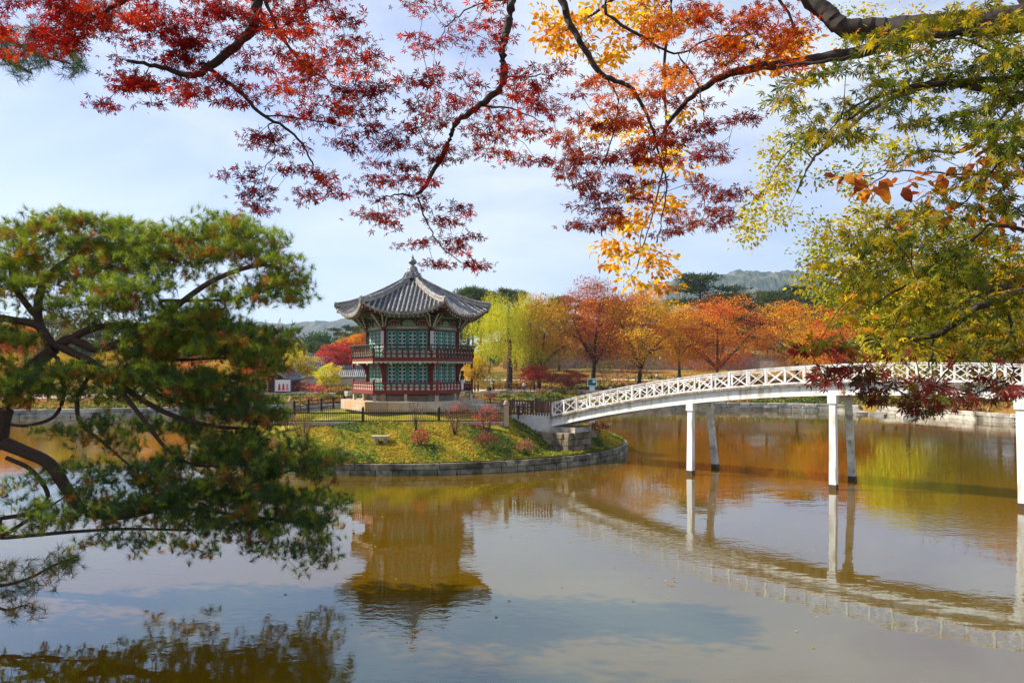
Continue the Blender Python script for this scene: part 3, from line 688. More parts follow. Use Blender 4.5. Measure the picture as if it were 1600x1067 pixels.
# roof
RE = 5.45
def roof_z(t, u): return 9.38 + 2.87*(1-t)**1.08 + .74*t**2.6*abs(u)**2.3
def roof_pt(i, t, u, dz=0.0, out=0.0):
    """sector i, t from apex 0 to eave 1, u across -1..1"""
    a, b = hexv(RE, i), hexv(RE, i+1); m_ = (a+b)/2; h_ = (b-a)/2
    p = m_*(t*(1-.035*(1-u*u)*t)) + h_*(t*u); q = p.copy(); q.z = roof_z(t, u)+dz
    return q
roof = empty('roof', (0,0,0)); roof.parent = pav
for i in range(6):
    nt_, nu = 16, 16; V = []; F = []
    for s_, dz in ((0, 0), (1, -.16)):
        for a in range(nt_+1):
            for b in range(nu+1):
                V.append(roof_pt(i, .07+.93*a/nt_, -1+2*b/nu, dz))
    n1 = (nt_+1)*(nu+1)
    for a in range(nt_):
        for b in range(nu):
            q = a*(nu+1)+b; F.append((q, q+nu+1, q+nu+2, q+1)); F.append((n1+q, n1+q+1, n1+q+nu+2, n1+q+nu+1))
    for b in range(nu):
        q = nt_*(nu+1)+b; F.append((q, n1+q, n1+q+1, q+1))
    mi = [0, 1]*(nt_*nu)+[1]*nu
    link('roof_bed', meshnp('roof_bed', [tuple(v) for v in V], F, [M['tiledark'], M['ochrewood']], mi=mi), roof)
    # rows of rounded cover tiles, each one overlapping the next
    NRW = 18; a_, b__ = hexv(RE, i), hexv(RE, i+1); W = (b__-a_).length
    for k in range(NRW):
        xo = (k+.5)/NRW*2-1             # lateral at eave, constant lateral position up the slope
        t0 = max(.1, abs(xo)*1.0+.015); mb = MB(); nseg = max(2, int((1-t0)*17)); ks = 5
        for sgm in range(nseg):
            ta = t0+(1-t0)*sgm/nseg; tb = t0+(1-t0)*(sgm+1)/nseg
            vs = []
            for (tt, rr_) in ((ta, .068), (tb, .085)):
                uu = xo/tt; uu = max(-1, min(1, uu)); c_ = roof_pt(i, tt, uu); d_ = (b__-a_).normalized()
                for j in range(ks+1):
                    an = PI*j/ks; vs.append(c_+d_*(rr_*math.cos(an))+Vector((0,0,.02+rr_*1.15*math.sin(an))))
            fs = [(j, j+1, ks+2+j, ks+1+j) for j in range(ks)]+[tuple(range(ks+1, 2*ks+2))]
            mb.add(vs, fs)
        # round end tile at the eave
        c_ = roof_pt(i, 1.0, max(-1, min(1, xo))); nm = ((a_+b__)/2).normalized(); d_ = (b__-a_).normalized()
        mb.cur = 1; mb.prism([(.098*math.cos(2*PI*j/10), .098*math.sin(2*PI*j/10)) for j in range(10)], 0, .05, c_+Vector((0,0,.03)), d_, (0,0,1), nm)
        mb.build('tile_rib', [M['tile'], M['farstone']], roof, smooth=False)
    # drooping pan tile ends between the ribs
    mb = MB()
    for k in range(NRW-1):
        xo = (k+1)/NRW*2-1; c_ = roof_pt(i, 1.0, xo); mb.prism([(-.11,.03),(.11,.03),(.09,-.08),(0,-.13),(-.09,-.08)], 0, .03, c_, d_, (0,0,1), nm)
    o = mb.build('eave_tile_edge', M['tile'], roof); o['kind'] = 'stuff'
    # pan tile courses in relief between the ribs
    mb = MB()
    for k in range(NRW+1):
        xo = k/NRW*2-1; t0 = max(.12, abs(xo)+.03); ns = int((1-t0)*30)
        for sgm in range(ns):
            tt = t0+(1-t0)*(sgm+.5)/ns; uu = max(-1, min(1, xo/tt)); c_ = roof_pt(i, tt, uu, .012); c2 = roof_pt(i, min(1, tt+.022), uu, .035)
            mb.add([c_-d_*.1, c_+d_*.1, c2+d_*.1, c2-d_*.1, c2+d_*.1-Vector((0,0,.04)), c2-d_*.1-Vector((0,0,.04))], [(0,1,2,3),(3,2,4,5)])
    o = mb.build('pan_tile_courses', M['tiledark'], roof); o['kind'] = 'stuff'
    # rafters
    for k in range(17):
        uu = (k+.5)/17*2-1; p0 = roof_pt(i, 1.0, uu, -.24); p0 = p0-Vector((p0.x, p0.y, 0)).normalized()*.12
        inn = side(i, 3.1); q0 = inn[0]+(inn[1]-inn[0])*((uu*.8+1)/2); q0 = Vector((q0.x, q0.y, 9.52+.25*abs(uu)**2))
        mb = MB(); mb.tube([q0, (q0+p0)/2+Vector((0,0,.02)), p0], .062, 6); mb.cur = 1
        dd = (p0-q0).normalized(); mb.tube([p0, p0+dd*.012], .05, 6); mb.build('rafter', [M['ochrewood'], M['bracketlight']], roof)
    mb = MB(); n_ = 16
    for k in range(n_):
        p0 = roof_pt(i, .985, -1+2*k/n_, -.17); p1 = roof_pt(i, .985, -1+2*(k+1)/n_, -.17); mb.bar(p0, p1, .07, .07)
    mb.build('eave_board', M['redwood'], roof)
    # red soffit wedge boards at the corners
    # hip ridge
    mb = MB(); pts = [roof_pt(i, t, -1) for t in np.linspace(.09, 1.0, 15)]
    u = hexv(1, i); sdv = Vector((-u.y, u.x, 0))
    def loft(mb, pts, prof):
        vs = []; n_ = len(prof); fs = []
        for p in pts:
            for x, z in prof: vs.append(p+sdv*x+Vector((0,0,z)))
        for a in range(len(pts)-1):
            for j in range(n_): fs.append((a*n_+j, a*n_+(j+1)%n_, (a+1)*n_+(j+1)%n_, (a+1)*n_+j))
        fs += [tuple(range(n_))[::-1], tuple((len(pts)-1)*n_+j for j in range(n_))]
        mb.add(vs, fs)
    loft(mb, pts, [(-.13,-.03),(.13,-.03),(.12,.2),(-.12,.2)])
    mb.cur = 1; loft(mb, pts, [(-.15,.2),(.15,.2),(.15,.235),(-.15,.235)]); loft(mb, pts, [(-.1,.235),(.1,.235),(.08,.31),(0,.345),(-.08,.31)])
    mb.build('hip_ridge', [M['plaster'], M['tile']], roof)
    pe = pts[-1]; mb = MB(); mb.prism([(-.15,-.05),(.15,-.05),(.16,.12),(.1,.29),(0,.37),(-.1,.29),(-.16,.12)], -.06, .08, pe, sdv, (0,0,1), u)
    mb.cur = 1; mb.prism([(-.08,.05),(.08,.05),(.08,.2),(-.08,.2)], .08, .11, pe, sdv, (0,0,1), u); mb.build('ridge_end_tile', [M['tile'], M['plaster']], roof)
    # corner rafter
    mb = MB(); p1 = roof_pt(i, .985, -1, -.32); q0 = hexv(3.0, i)+Vector((0,0,9.55)); mb.bar(q0, p1, .16, .2); mb.build('corner_rafter', M['redwood'], roof)
mb = MB(); mb.lathe([(4.6, 9.5), (2.5, 9.75), (.2, 10.2)], k=6, rot=0); mb.build('ceiling_boards', M['redwood'], roof)
# crown of stacked tiles and finial
mb = MB()
for rr_, zz, hh_ in ((.62, 12.12, .1), (.55, 12.26, .1), (.48, 12.4, .1)):
    mb.cur = 0; mb.lathe([(rr_, zz), (rr_+.06, zz+.02), (rr_+.05, zz+hh_), (rr_-.1, zz+hh_+.03)], k=12)
    for j in range(12):
        a = 2*PI*j/12; mb.tube([(rr_*math.cos(a)*.8, rr_*math.sin(a)*.8, zz+.11), ((rr_+.1)*math.cos(a), (rr_+.1)*math.sin(a), zz+.07)], .055, 6)
mb.build('crown_tiles', M['tile'], roof)
mb = MB(); mb.lathe([(.42,12.5),(.44,12.62),(.36,12.7),(.38,12.78),(.28,12.98),(.12,13.06),(.13,13.12),(.27,13.2),(.3,13.32),(.22,13.46),(.08,13.56),(.1,13.62),(.06,13.72),(.015,13.85)], k=16); mb.build('finial', M['tile'], roof, smooth=True)

# ------------------------------------------------------------------ island fence, kerb, gate posts
fence = empty('iron_fence', (-8, FENCE_Y, 2.4), 0, 'low dark iron picket fence with stone kerb in front of the pavilion', 'fence')
fx = [-16.5, -13.9, -9.2, -4.5, -.6]
def fz(x): return 2.42
for k, x in enumerate(fx[:-1]):
    mb = MB(); mb.box((x+8, 0, .46), (.13,.13,.86)); mb.lathe([(.05,0),(.09,.05),(.05,.12)], (x+8, 0, .89), 8); mb.build('fence_post', M['darkiron'], fence)
for k in range(len(fx)-1):
    for zz in (.14, .62):
        mb = MB(); mb.box(((fx[k]+fx[k+1])/2+8, 0, zz), (fx[k+1]-fx[k]-.13, .05, .07)); mb.build('fence_rail', M['darkiron'], fence)
mb = MB()
for x in np.arange(fx[0]+.1, fx[-1]-.05, .118): mb.box((x+8, .0, .47), (.024,.024,.78)); 
o = mb.build('pickets', M['darkiron'], fence); o['kind'] = 'stuff'
x = fx[0]
while x < fx[-1]:
    L = random.uniform(1.4, 2.2); L = min(L, fx[-1]-x+.05); block(fence, gran_meshes, (x+L/2+8, 0, -.03), (L-.015, .34, .22), 0, 'kerb_stone'); x += L
mb = MB(); mb.add([(-16.6, FENCE_Y+.17, 2.45),(-.5, FENCE_Y+.17, 2.45),(-.5, FENCE_Y+.75, 2.5),(-16.6, FENCE_Y+.75, 2.5)], [(0,1,2,3)]); 
def stone_post(x, y, z, lab):
    o = empty('stone_post', (x, y, z), 0, lab, 'post'); mb = MB(); mb.box((0,0,.62), (.3,.3,1.3)); mb.build('shaft', M['granite'], o)
    mb = MB(); mb.lathe([(.19,0),(.2,.07),(.12,.14),(.14,.2),(.05,.3)], (0,0,1.27), 10); mb.build('cap', M['granite'], o, True); return o
stone_post(-.35, 47.5, 2.25, 'stone gate post where the iron fence meets the bridge landing')
stone_post(-14.7, 51.0, 2.3, 'stone gate post at the pavilion fence beside the pink shrub')
def rail_fence(pts, lab, h=.75, z=2.7):
    c = pts[0]; o = empty('rail_fence', (c[0], c[1], z), 0, lab, 'fence')
    for a, b in zip(pts[:-1], pts[1:]):
        a_ = Vector((a[0]-c[0], a[1]-c[1], 0)); b_ = Vector((b[0]-c[0], b[1]-c[1], 0)); n_ = max(1, round((b_-a_).length/2.4))
        for k in range(n_+1):
            p = a_+(b_-a_)*k/n_; mb = MB(); mb.box((p.x, p.y, h/2), (.12,.12,h+.15)); mb.build('fence_post', M['darkiron'], o)
        for zz in (h*.25, h*.6, h*.95):
            mb = MB(); mb.bar(a_+Vector((0,0,zz)), b_+Vector((0,0,zz)), .05, .07); mb.build('fence_rail', M['darkiron'], o)
    return o
rail_fence([(-14.5, 51.2), (-13.2, 60.5), (-9, 62.5)], 'dark three rail fence receding behind the pavilion towards the yellow tree', .8, 2.75)
rail_fence([(-3.5, 62), (1.8, 58.5), (.4, 49.2)], 'dark three rail fence between the pavilion and the bridge landing', .75, 2.6)

# stone lantern-like bench on the slope
p = P(595, 686, 43.9); zb = float(isl_z(p[0], p[1]))
o = empty('stone_bench', (p[0], p[1], zb), R(8), 'small stone slab seat on two feet, on the slope below the fence', 'bench')
block(o, gran_meshes, (0,0,.36), (.95,.6,.15), 0, 'slab'); block(o, far_meshes, (-.22,0,.13), (.2,.45,.34), 0, 'foot'); block(o, far_meshes, (.24,0,.13), (.2,.45,.34), 0, 'foot')

# ------------------------------------------------------------------ bridge
BA = Vector((2.46, 48.4, 0)); BD = Vector((.745, -.667, 0)).normalized(); BN = Vector((-BD.y, BD.x, 0))    # BN points away from the camera
BL = 42.0; BW = 2.5
def bz(k): return 5.2-.00556*(k-21)**2
bridge = empty('footbridge', BA, 0, 'white arched footbridge with crossed railings on splayed legs', 'bridge')
def bp(k, off=0, z=0): v = BD*k+BN*off; return Vector((v.x, v.y, bz(k)+z))
def strip(k0, k1, off0, off1, z0, z1, name, mat, n=42, parent=bridge):
    mb = MB(); ks = np.linspace(k0, k1, n+1); vs = []
    for k in ks: vs += [bp(k, off0, z0), bp(k, off1, z0), bp(k, off1, z1), bp(k, off0, z1)]
    fs = [(0,1,2,3), tuple(4*n+q for q in (3,2,1,0))]
    for a in range(n):
        for j in range(4): fs.append((a*4+j, a*4+4+j, a*4+4+(j+1)%4, a*4+(j+1)%4))
    mb.add(vs, fs); return mb.build(name, mat, parent)
strip(0, BL, .06, .30, -.62, -.122, 'beam', M['whitepaint']); strip(0, BL, BW-.30, BW-.06, -.62, -.122, 'beam', M['whitepaint'])
strip(0, BL, -.0, .38, -.64, -.585, 'beam_flange', M['whitepaint']); strip(0, BL, BW-.38, BW, -.64, -.585, 'beam_flange', M['whitepaint'])
# deck planks (ends show along the edge)
pl = MB(); pl.box((0,0,0), (.235, BW+.2, .11)); plm = pl.mesh('deck_plank', M['deckedge'])
rb = math.atan2(BD.y, BD.x)
NPL = 168
for k in range(NPL):
    kk = (k+.5)*BL/NPL; c = bp(kk, BW/2, -.062); o = link('deck_plank', plm, bridge, c); o.rotation_euler = (0, -math.atan(-.01112*(kk-21)), rb)
strip(0, BL, -.02, .10, -.005, .07, 'kerb_rail', M['whitepaint']); strip(0, BL, BW-.10, BW+.02, -.005, .07, 'kerb_rail', M['whitepaint'])
RH = .86
for off in (.04, BW-.04):
    strip(0, BL, off-.055, off+.055, RH-.05, RH, 'top_rail', M['whitepaint']); strip(0, BL, off-.03, off+.03, RH-.14, RH-.09, 'under_rail', M['whitepaint'])
NP = 42
pm = MB(); pm.box((0,0,RH/2), (.085,.085,RH-.1)); pmm = pm.mesh('rail_post', M['whitepaint'])
pm = MB(); pm.box((0,0,RH/2), (.11,.11,RH-.1)); pmb = pm.mesh('rail_post', M['whitepaint'])
for off in (.04, BW-.04):
    for k in range(NP+1):
        kk = BL*k/NP; c = bp(min(max(kk, .05), BL-.05), off, 0); o = link('rail_post', pmb if k % 6 == 0 else pmm, bridge, c, rb)
        if k < NP:
            k1 = BL*(k+1)/NP
            for z0, z1 in ((.07, RH-.14), (RH-.14, .07)):
                mb = MB(); a, b = bp(kk+.05, off, z0), bp(k1-.05, off, z1); mb.bar(Vector((0,0,0)), b-a, .03, .045)
                mb.build('cross_brace', M['whitepaint'], bridge, loc=a+BN*(.012 if z0 < .1 else -.012))
# legs
for kk, lean_f, lean_b in ((9.7, (-.1,-.3), (.75,1.25)), (17.3, (-.1,-.3), (.85,1.35)), (24.9, (-.05,-.3), (.9,1.4)), (32.4, (-.05,-.3), (.9,1.4))):
    for off, ln, nm_ in ((.18, lean_f, 'near'), (BW-.18, lean_b, 'far')):
        top = bp(kk, off, -.62); bot = Vector((top.x+ln[0], top.y+ln[1], -1.0)); t_ = (top.z-0)/(top.z+1)
        lg = MB(); w0, w1 = .145, .165
        def rect(p, w): return [p+Vector((w*math.cos(rb+PI/4+PI/2*j)*1.41, w*math.sin(rb+PI/4+PI/2*j)*1.41, 0)) for j in range(4)]
        wl_ = top+(bot-top)*((top.z-.24)/(top.z+1)); 
        e = [(0,1,5,4),(1,2,6,5),(2,3,7,6),(3,0,4,7),(0,3,2,1),(4,5,6,7)]
        lg.add(rect(wl_, w1*.98)+rect(top+Vector((0,0,-.35)), w0), e); lg.cur = 1; lg.add(rect(bot, w1*1.06)+rect(wl_, w1*1.06), e)
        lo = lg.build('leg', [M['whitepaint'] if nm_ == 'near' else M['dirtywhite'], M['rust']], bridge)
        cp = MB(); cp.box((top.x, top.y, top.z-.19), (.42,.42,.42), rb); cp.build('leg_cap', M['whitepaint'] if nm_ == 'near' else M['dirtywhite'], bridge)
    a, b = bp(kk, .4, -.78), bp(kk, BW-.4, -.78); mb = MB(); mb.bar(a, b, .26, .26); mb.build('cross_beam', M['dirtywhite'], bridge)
# landing: pale concrete block, stone footing, brown picket railing
ab = empty('bridge_landing', BA, rb, 'pale concrete landing block at the island end of the white bridge', 'landing')
mb = MB(); mb.box((-1.55, BW/2, 2.22), (3.1, BW+.5, 1.05)); mb.build('block', M['concrete'], ab)
mb = MB(); mb.box((-.16+.02, -.26, 2.2), (.3, .06, 1.08)); mb.build('corner_pier', M['concrete'], ab)
mb = MB(); mb.box((.85, BW/2-.3, 1.95), (1.9, BW-.8, .34)); mb.build('bearing_ledge', M['dirtywhite'], ab)
ft = empty('stone_footing', BA, rb, 'brown stone block footing under the end of the white bridge', 'footing')
zc = [.62, .36, .4]; r3 = random.Random(5)
for ci in range(3):
    z = .62+.40*ci+.19; s = -1.3
    while s < 1.7:
        L = min(r3.uniform(.55, 1.0), 1.75-s)
        if L > .1: block(ft, abut_meshes, (s+L/2, -.25+.06*r3.random(), z), (L-.02, .5, .385), 0)
        s += L
    s = .0
    while s < BW-.9: L = r3.uniform(.6, 1.0); block(ft, abut_meshes, (1.7, s+L/2, z), (.45, L-.02, .385), 0); s += L
mb = MB(); mb.box((.1, BW/2-.4, 1.15), (2.9, BW-1.0, 1.2)); mb.build('core', M['soil'], ft)
for k in range(5): block(ft, far_meshes, (-1.6-.55*k+.1*r3.random(), -.75+.12*r3.random(), 1.55+.03*k), (.62, .5, .34), r3.uniform(-.15,.15))
pf = empty('picket_railing', BA, rb, 'brown wooden picket railing on the pale landing beside the bridge', 'railing')
pk = MB(); pk.box((0,0,.46), (.085,.05,.92)); pkm = pk.mesh('picket', M['brownwood'])
for off in (-.1, BW+.1):
    for k in range(15): link('picket', pkm, pf, (-3.25+k*.235, off, 2.74))
    mb = MB(); mb.box((-1.65, off, 3.68), (3.6,.09,.05)); mb.build('top_rail', M['brownwood'], pf)
    mb = MB(); mb.box((-1.65, off+.03, 2.86), (3.5,.04,.06)); mb.build('bottom_rail', M['brownwood'], pf)
    mb = MB(); mb.box((-3.4, off, 3.2), (.14,.14,1.05)); mb.build('end_post', M['brownwood'], pf)
# ------------------------------------------------------------------ far shore walls
def shore_wall(name, lab, th0, th1, courses, lmin, lmax, thick=.6, n=120):
    pts = []
    for t in np.linspace(th0, th1, n): x_, y_, r_ = shore_pt(t); pts.append((SC[0]+(r_-.1)*math.cos(t), SC[1]+(r_-.1)*math.sin(t)))
    o = empty(name, (pts[0][0], pts[0][1], 0), 0, lab, 'wall'); fit_wall(o, pts, courses, -.05, thick, far_meshes, lmin, lmax, pts[0], random.Random(int(th0*100)+9)); return o
def ang_of(x, y): return math.atan2(y-SC[1], x-SC[0])
shore_wall('shore_wall', 'grey stone block wall along the far shore beyond the bridge', ang_of(46,101), ang_of(6,108), [.34,.34,.36], 1.2, 2.6)
shore_wall('shore_wall', 'grey stone shore wall at the far left seen through the pine boughs', ang_of(-28,101.5), ang_of(-61,84), [.5,.55], 1.6, 3.2)
shore_wall('shore_wall', 'pale stepped stone bank wall below the leaves beside the farthest bridge leg', ang_of(55,74), ang_of(47,98.5), [.5,.52], 1.4, 2.8)
shore_wall('shore_wall', 'far stone shore wall partly hidden between the pavilion and the bridge landing', ang_of(5.5,108), ang_of(-28,101.8), [.5,.52], 1.8, 3.2)
# ledges of pale rock near the right shore
for k, (x_, y_) in enumerate(((46.5,94.5),(48,90.5),(45.5,98))):
    labs = ['pale flat stone ledge at the water, middle one of three by the right shore', 'pale flat stone ledge, closest of three by the right shore', 'pale flat stone ledge, farthest of three by the right shore']
    o = block(None, far_meshes, (x_-1.5, y_, .12), (5.5, 2.0, .42), R(60+10*k), 'stone_ledge'); tag(o, labs[k], 'ledge', 'flat stone ledges by the right shore')
# low edging stones in front of the promenade
ed = empty('stone_edging', (0, 122, 2), 0, 'row of low rough edging stones below the far promenade', 'edging')
for k in range(75):
    th = ang_of(-14,106)+(ang_of(34,108)-ang_of(-14,106))*k/75; x_, y_, r_ = shore_pt(th); rr = r_+11.8+.35*math.sin(k*1.7); x_ = SC[0]+rr*math.cos(th); y_ = SC[1]+rr*math.sin(th)
    block(ed, far_meshes, (x_, y_-122, float(terr(x_, y_))+.16-2), (random.uniform(.55,1.0), .5, random.uniform(.4,.75)), th+PI/2+random.uniform(-.2,.2))
# low posts with a rope along the promenade
postm = MB(); postm.box((0,0,.35), (.12,.12,.75)); postmesh = postm.mesh('low_post', M['brownwood'])
rope = MB(); prev = None; ends = []
for k in range(22):
    th = ang_of(-12,106)+(ang_of(30,108)-ang_of(-12,106))*k/21; x_, y_, r_ = shore_pt(th); rr = r_+19.9; x_ = SC[0]+rr*math.cos(th); y_ = SC[1]+rr*math.sin(th); z_ = float(terr(x_, y_))
    o = link('low_post', postmesh, None, (x_, y_, z_)); tag(o, 'low wooden rope post along the back of the far promenade', 'post', 'rope posts along the far promenade')
    if prev: rope.bar(prev, (x_, y_, z_+.6), .04, .04)
    prev = (x_, y_, z_+.6)
tag(rope.build('rope', M['brownwood']), 'long rope strung between low posts behind the far promenade', 'rope')

# grey wall behind the maples
gw = empty('boundary_wall', (0,0,0), 0, 'long grey plastered wall with dark tiled coping behind the maples', 'wall')
pts = [(-2,176),(24,172),(52,165),(80,150),(104,128)]
for a, b in zip(pts[:-1], pts[1:]):
    a = Vector((*a, 0)); b = Vector((*b, 0)); c = (a+b)/2; zz = min(float(terr(a.x, a.y)), float(terr(b.x, b.y))); L = (b-a).length; rz = math.atan2((b-a).y, (b-a).x)
    mb = MB(); mb.box((c.x, c.y, zz+1.2), (L, .5, 3.6), rz); mb.build('wall_panel', M['greywall'], gw)
    mb = MB(); mb.box((c.x, c.y, zz+3.15), (L, 1.1, .18), rz); mb.box((c.x, c.y, zz+3.36), (L, .6, .24), rz); mb.build('coping', M['tiledark'], gw)

# ------------------------------------------------------------------ hanok roofs on the left
def hanok(name, lab, c, rz, L, D, wh, rh, wallmat='granite', open_=False):
    o = empty(name, c, rz, lab, 'building'); mb = MB(); mb.box((0,0,wh/2), (L*.84, D*.7, wh)); mb.build('wall', M[wallmat], o)
    rf = empty('roof', (0,0,0)); rf.parent = o
    for s in (-1, 1):
        mb = MB(); n_ = 10; vs = []; fs = []
        def pr(x, t): return Vector((x, s*D/2*t*1.1, wh+rh*(1-t)**1.15+.25*rh*(abs(x)/(L/2))**3*t+.05))
        m_ = 14
        for a in range(n_+1):
            for b in range(m_+1): vs.append(pr(-L/2*1.05+L*1.05*b/m_, a/n_))
        for a in range(n_):
            for b in range(m_): q = a*(m_+1)+b; fs.append((q, q+1, q+m_+2, q+m_+1))
        k0 = len(vs); vs += [v-Vector((0,0,.22)) for v in vs[:k0]]
        fs += [tuple(k0+q for q in f[::-1]) for f in fs[:]]
        for b in range(m_): q = n_*(m_+1)+b; fs.append((q, q+1, k0+q+1, k0+q))
        mb.add(vs, fs); mb.build('roof_slope', M['tiledark'], rf)
        for k in range(int(L/.34)):
            x = -L/2*1.03+(k+.5)*.34*1.03; mb = MB(); mb.tube([pr(x, t)+Vector((0,0,.03)) for t in np.linspace(0, 1, 6)], .085, 5); mb.build('tile_rib', M['tile'], rf)
        mb = MB(); mb.prism([(-D/2*.7, wh), (D/2*.7, wh), (0, wh+rh*.9)], -.08, .08, (s*L*.44, 0, 0), (0,1,0), (0,0,1), (1,0,0)); mb.build('gable', M['brownwood'], o)
    mb = MB(); n_ = 12
    for k in range(n_):
        x0, x1 = -L/2*1.04+L*1.04*k/n_, -L/2*1.04+L*1.04*(k+1)/n_
        mb.bar((x0, 0, wh+rh+.2+.22*(abs(x0)/(L/2))**3), (x1, 0, wh+rh+.2+.22*(abs(x1)/(L/2))**3), .3, .4)
    mb.build('main_ridge', M['tile'], rf)
    return o
zt = lambda x, y: float(terr(x, y))
h1 = hanok('tiled_hut', 'small hut with steep grey tiled gable roof beside the pink hedge', (-35.0, 118, zt(-35.0,118)), R(62), 4.6, 4.0, 2.0, 1.4, 'brownwood')
pp = P(442, 609, 115.0)
pb = empty('notice_board', (-34.2, 114.6, zt(-34.2,114.6)), R(4), 'pale notice board with red figures in front of the tiled hut', 'notice board')
mb = MB(); mb.box((0,0,1.3), (2.3,.1,1.7)); mb.build('board', M['plaque'], pb)
for s in (-1.15, 1.15): mb = MB(); mb.box((s,0,1.15), (.12,.14,2.5)); mb.build('board_post', M['grey'], pb)
for k, (x_, mt_) in enumerate(((-.5,'red'),(.1,'red'),(.65,'pink'))):
    mb = MB(); mb.prism([(-.22,0),(.22,0),(.12,.55),(.16,.8),(.05,.85),(.08,1.02),(-.06,1.02),(-.05,.85),(-.16,.8),(-.12,.55)], 0, .02, (x_, -.055, .6), (1,0,0), (0,0,1), (0,-1,0)); mb.build('printed_figure', M[mt_], pb)
hanok('tiled_hall', 'long grey tiled hall roof behind the small yellow trees', (-47, 156, zt(-47,156)-2.9), R(8), 22, 9, 3.0, 3.2, 'greywall')
hanok('tiled_hall', 'nearer grey tiled hall roof ending beside the orange tree left of the pavilion', (-28.5, 139, zt(-28.5,139)-2.0), R(20), 12, 6.5, 2.2, 2.4, 'greywall')
tw = empty('tiled_garden_wall', (-30, 131, zt(-30,131)), R(6), 'low garden wall with tiled coping beyond the pavilion left side', 'wall')
mb = MB(); mb.box((0,0,.6), (12,.5,1.5)); mb.build('wall_panel', M['granite'], tw); mb = MB(); mb.box((0,0,1.45), (12.4,1.1,.22)); mb.build('coping', M['tile'], tw)
for k in range(36):
    mb = MB(); mb.tube([(-6.1+k*.345, -.62, 1.45), (-6.1+k*.345, 0, 1.72)], .08, 5); mb.build('tile_rib', M['tile'], tw)
# sign by the path
sg = empty('information_sign', (*P(925, 610, 121)[:2], zt(*P(925,610,121)[:2])), 0, 'dark teal information box on a white pedestal by the far path', 'sign')
mb = MB(); mb.box((0,0,.55), (.9,.5,1.15), 0, .85); mb.build('pedestal', M['plaque'], sg); mb = MB(); mb.box((0,0,1.8), (1.5,.3,1.25)); mb.build('frame', M['whitepaint'], sg)
mb = MB(); mb.box((0,-.16,1.8), (1.25,.03,.95)); mb.build('panel', M['tealcloth'], sg)
mb = MB(); mb.box((.3,-.18,1.95), (.4,.01,.4)); mb.build('notice', M['plaque'], sg)
# far stone markers
for (px, py, Y, s_, lab) in ((898, 612, 119, 1.0, 'pale stone block beside the far promenade left of the sign'), (795, 612, 121, .8, 'pale low stone block on the far promenade left of the photographer'),
                             (520, 612, 112, .75, 'rough pale boulder at the end of the garden left of the pavilion'), (545, 611, 113, 1.0, 'largest pale boulder beside the pavilion on its left'), (513, 604, 118, 1.1, 'upright grey garden stone under the small yellow tree')):
    p = P(px, py, Y); tag(block(None, far_meshes, (p[0], p[1], zt(p[0], p[1])+.35*s_), (1.1*s_, .8*s_, .95*s_), random.random(), 'stone_block'), lab, 'stone')
# construction crane on the horizon
cr = empty('construction_crane', (*P(432, 575, 900)[:2], 10), 0, 'pale lattice construction crane far off above the left hill', 'crane')
def cpx(px, py): q = P(px, py, 900); return Vector((q[0]-cr.location.x, 0, q[2]-10))
mb = MB(); mb.bar(cpx(436,540), cpx(438,497), 1.0, 1.0, (0,1,0)); mb.build('mast', M['cream'], cr)
mb = MB(); mb.bar(cpx(438,498), cpx(430,514), .9, .9, (0,1,0)); mb.build('jib', M['cream'], cr)
mb = MB(); mb.bar(cpx(426,520), cpx(414,500), 1.0, 1.0, (0,1,0)); mb.build('boom', M['cream'], cr)
mb = MB(); mb.box(cpx(430,522), (9,5,3)); mb.build('cab', M['red'], cr)

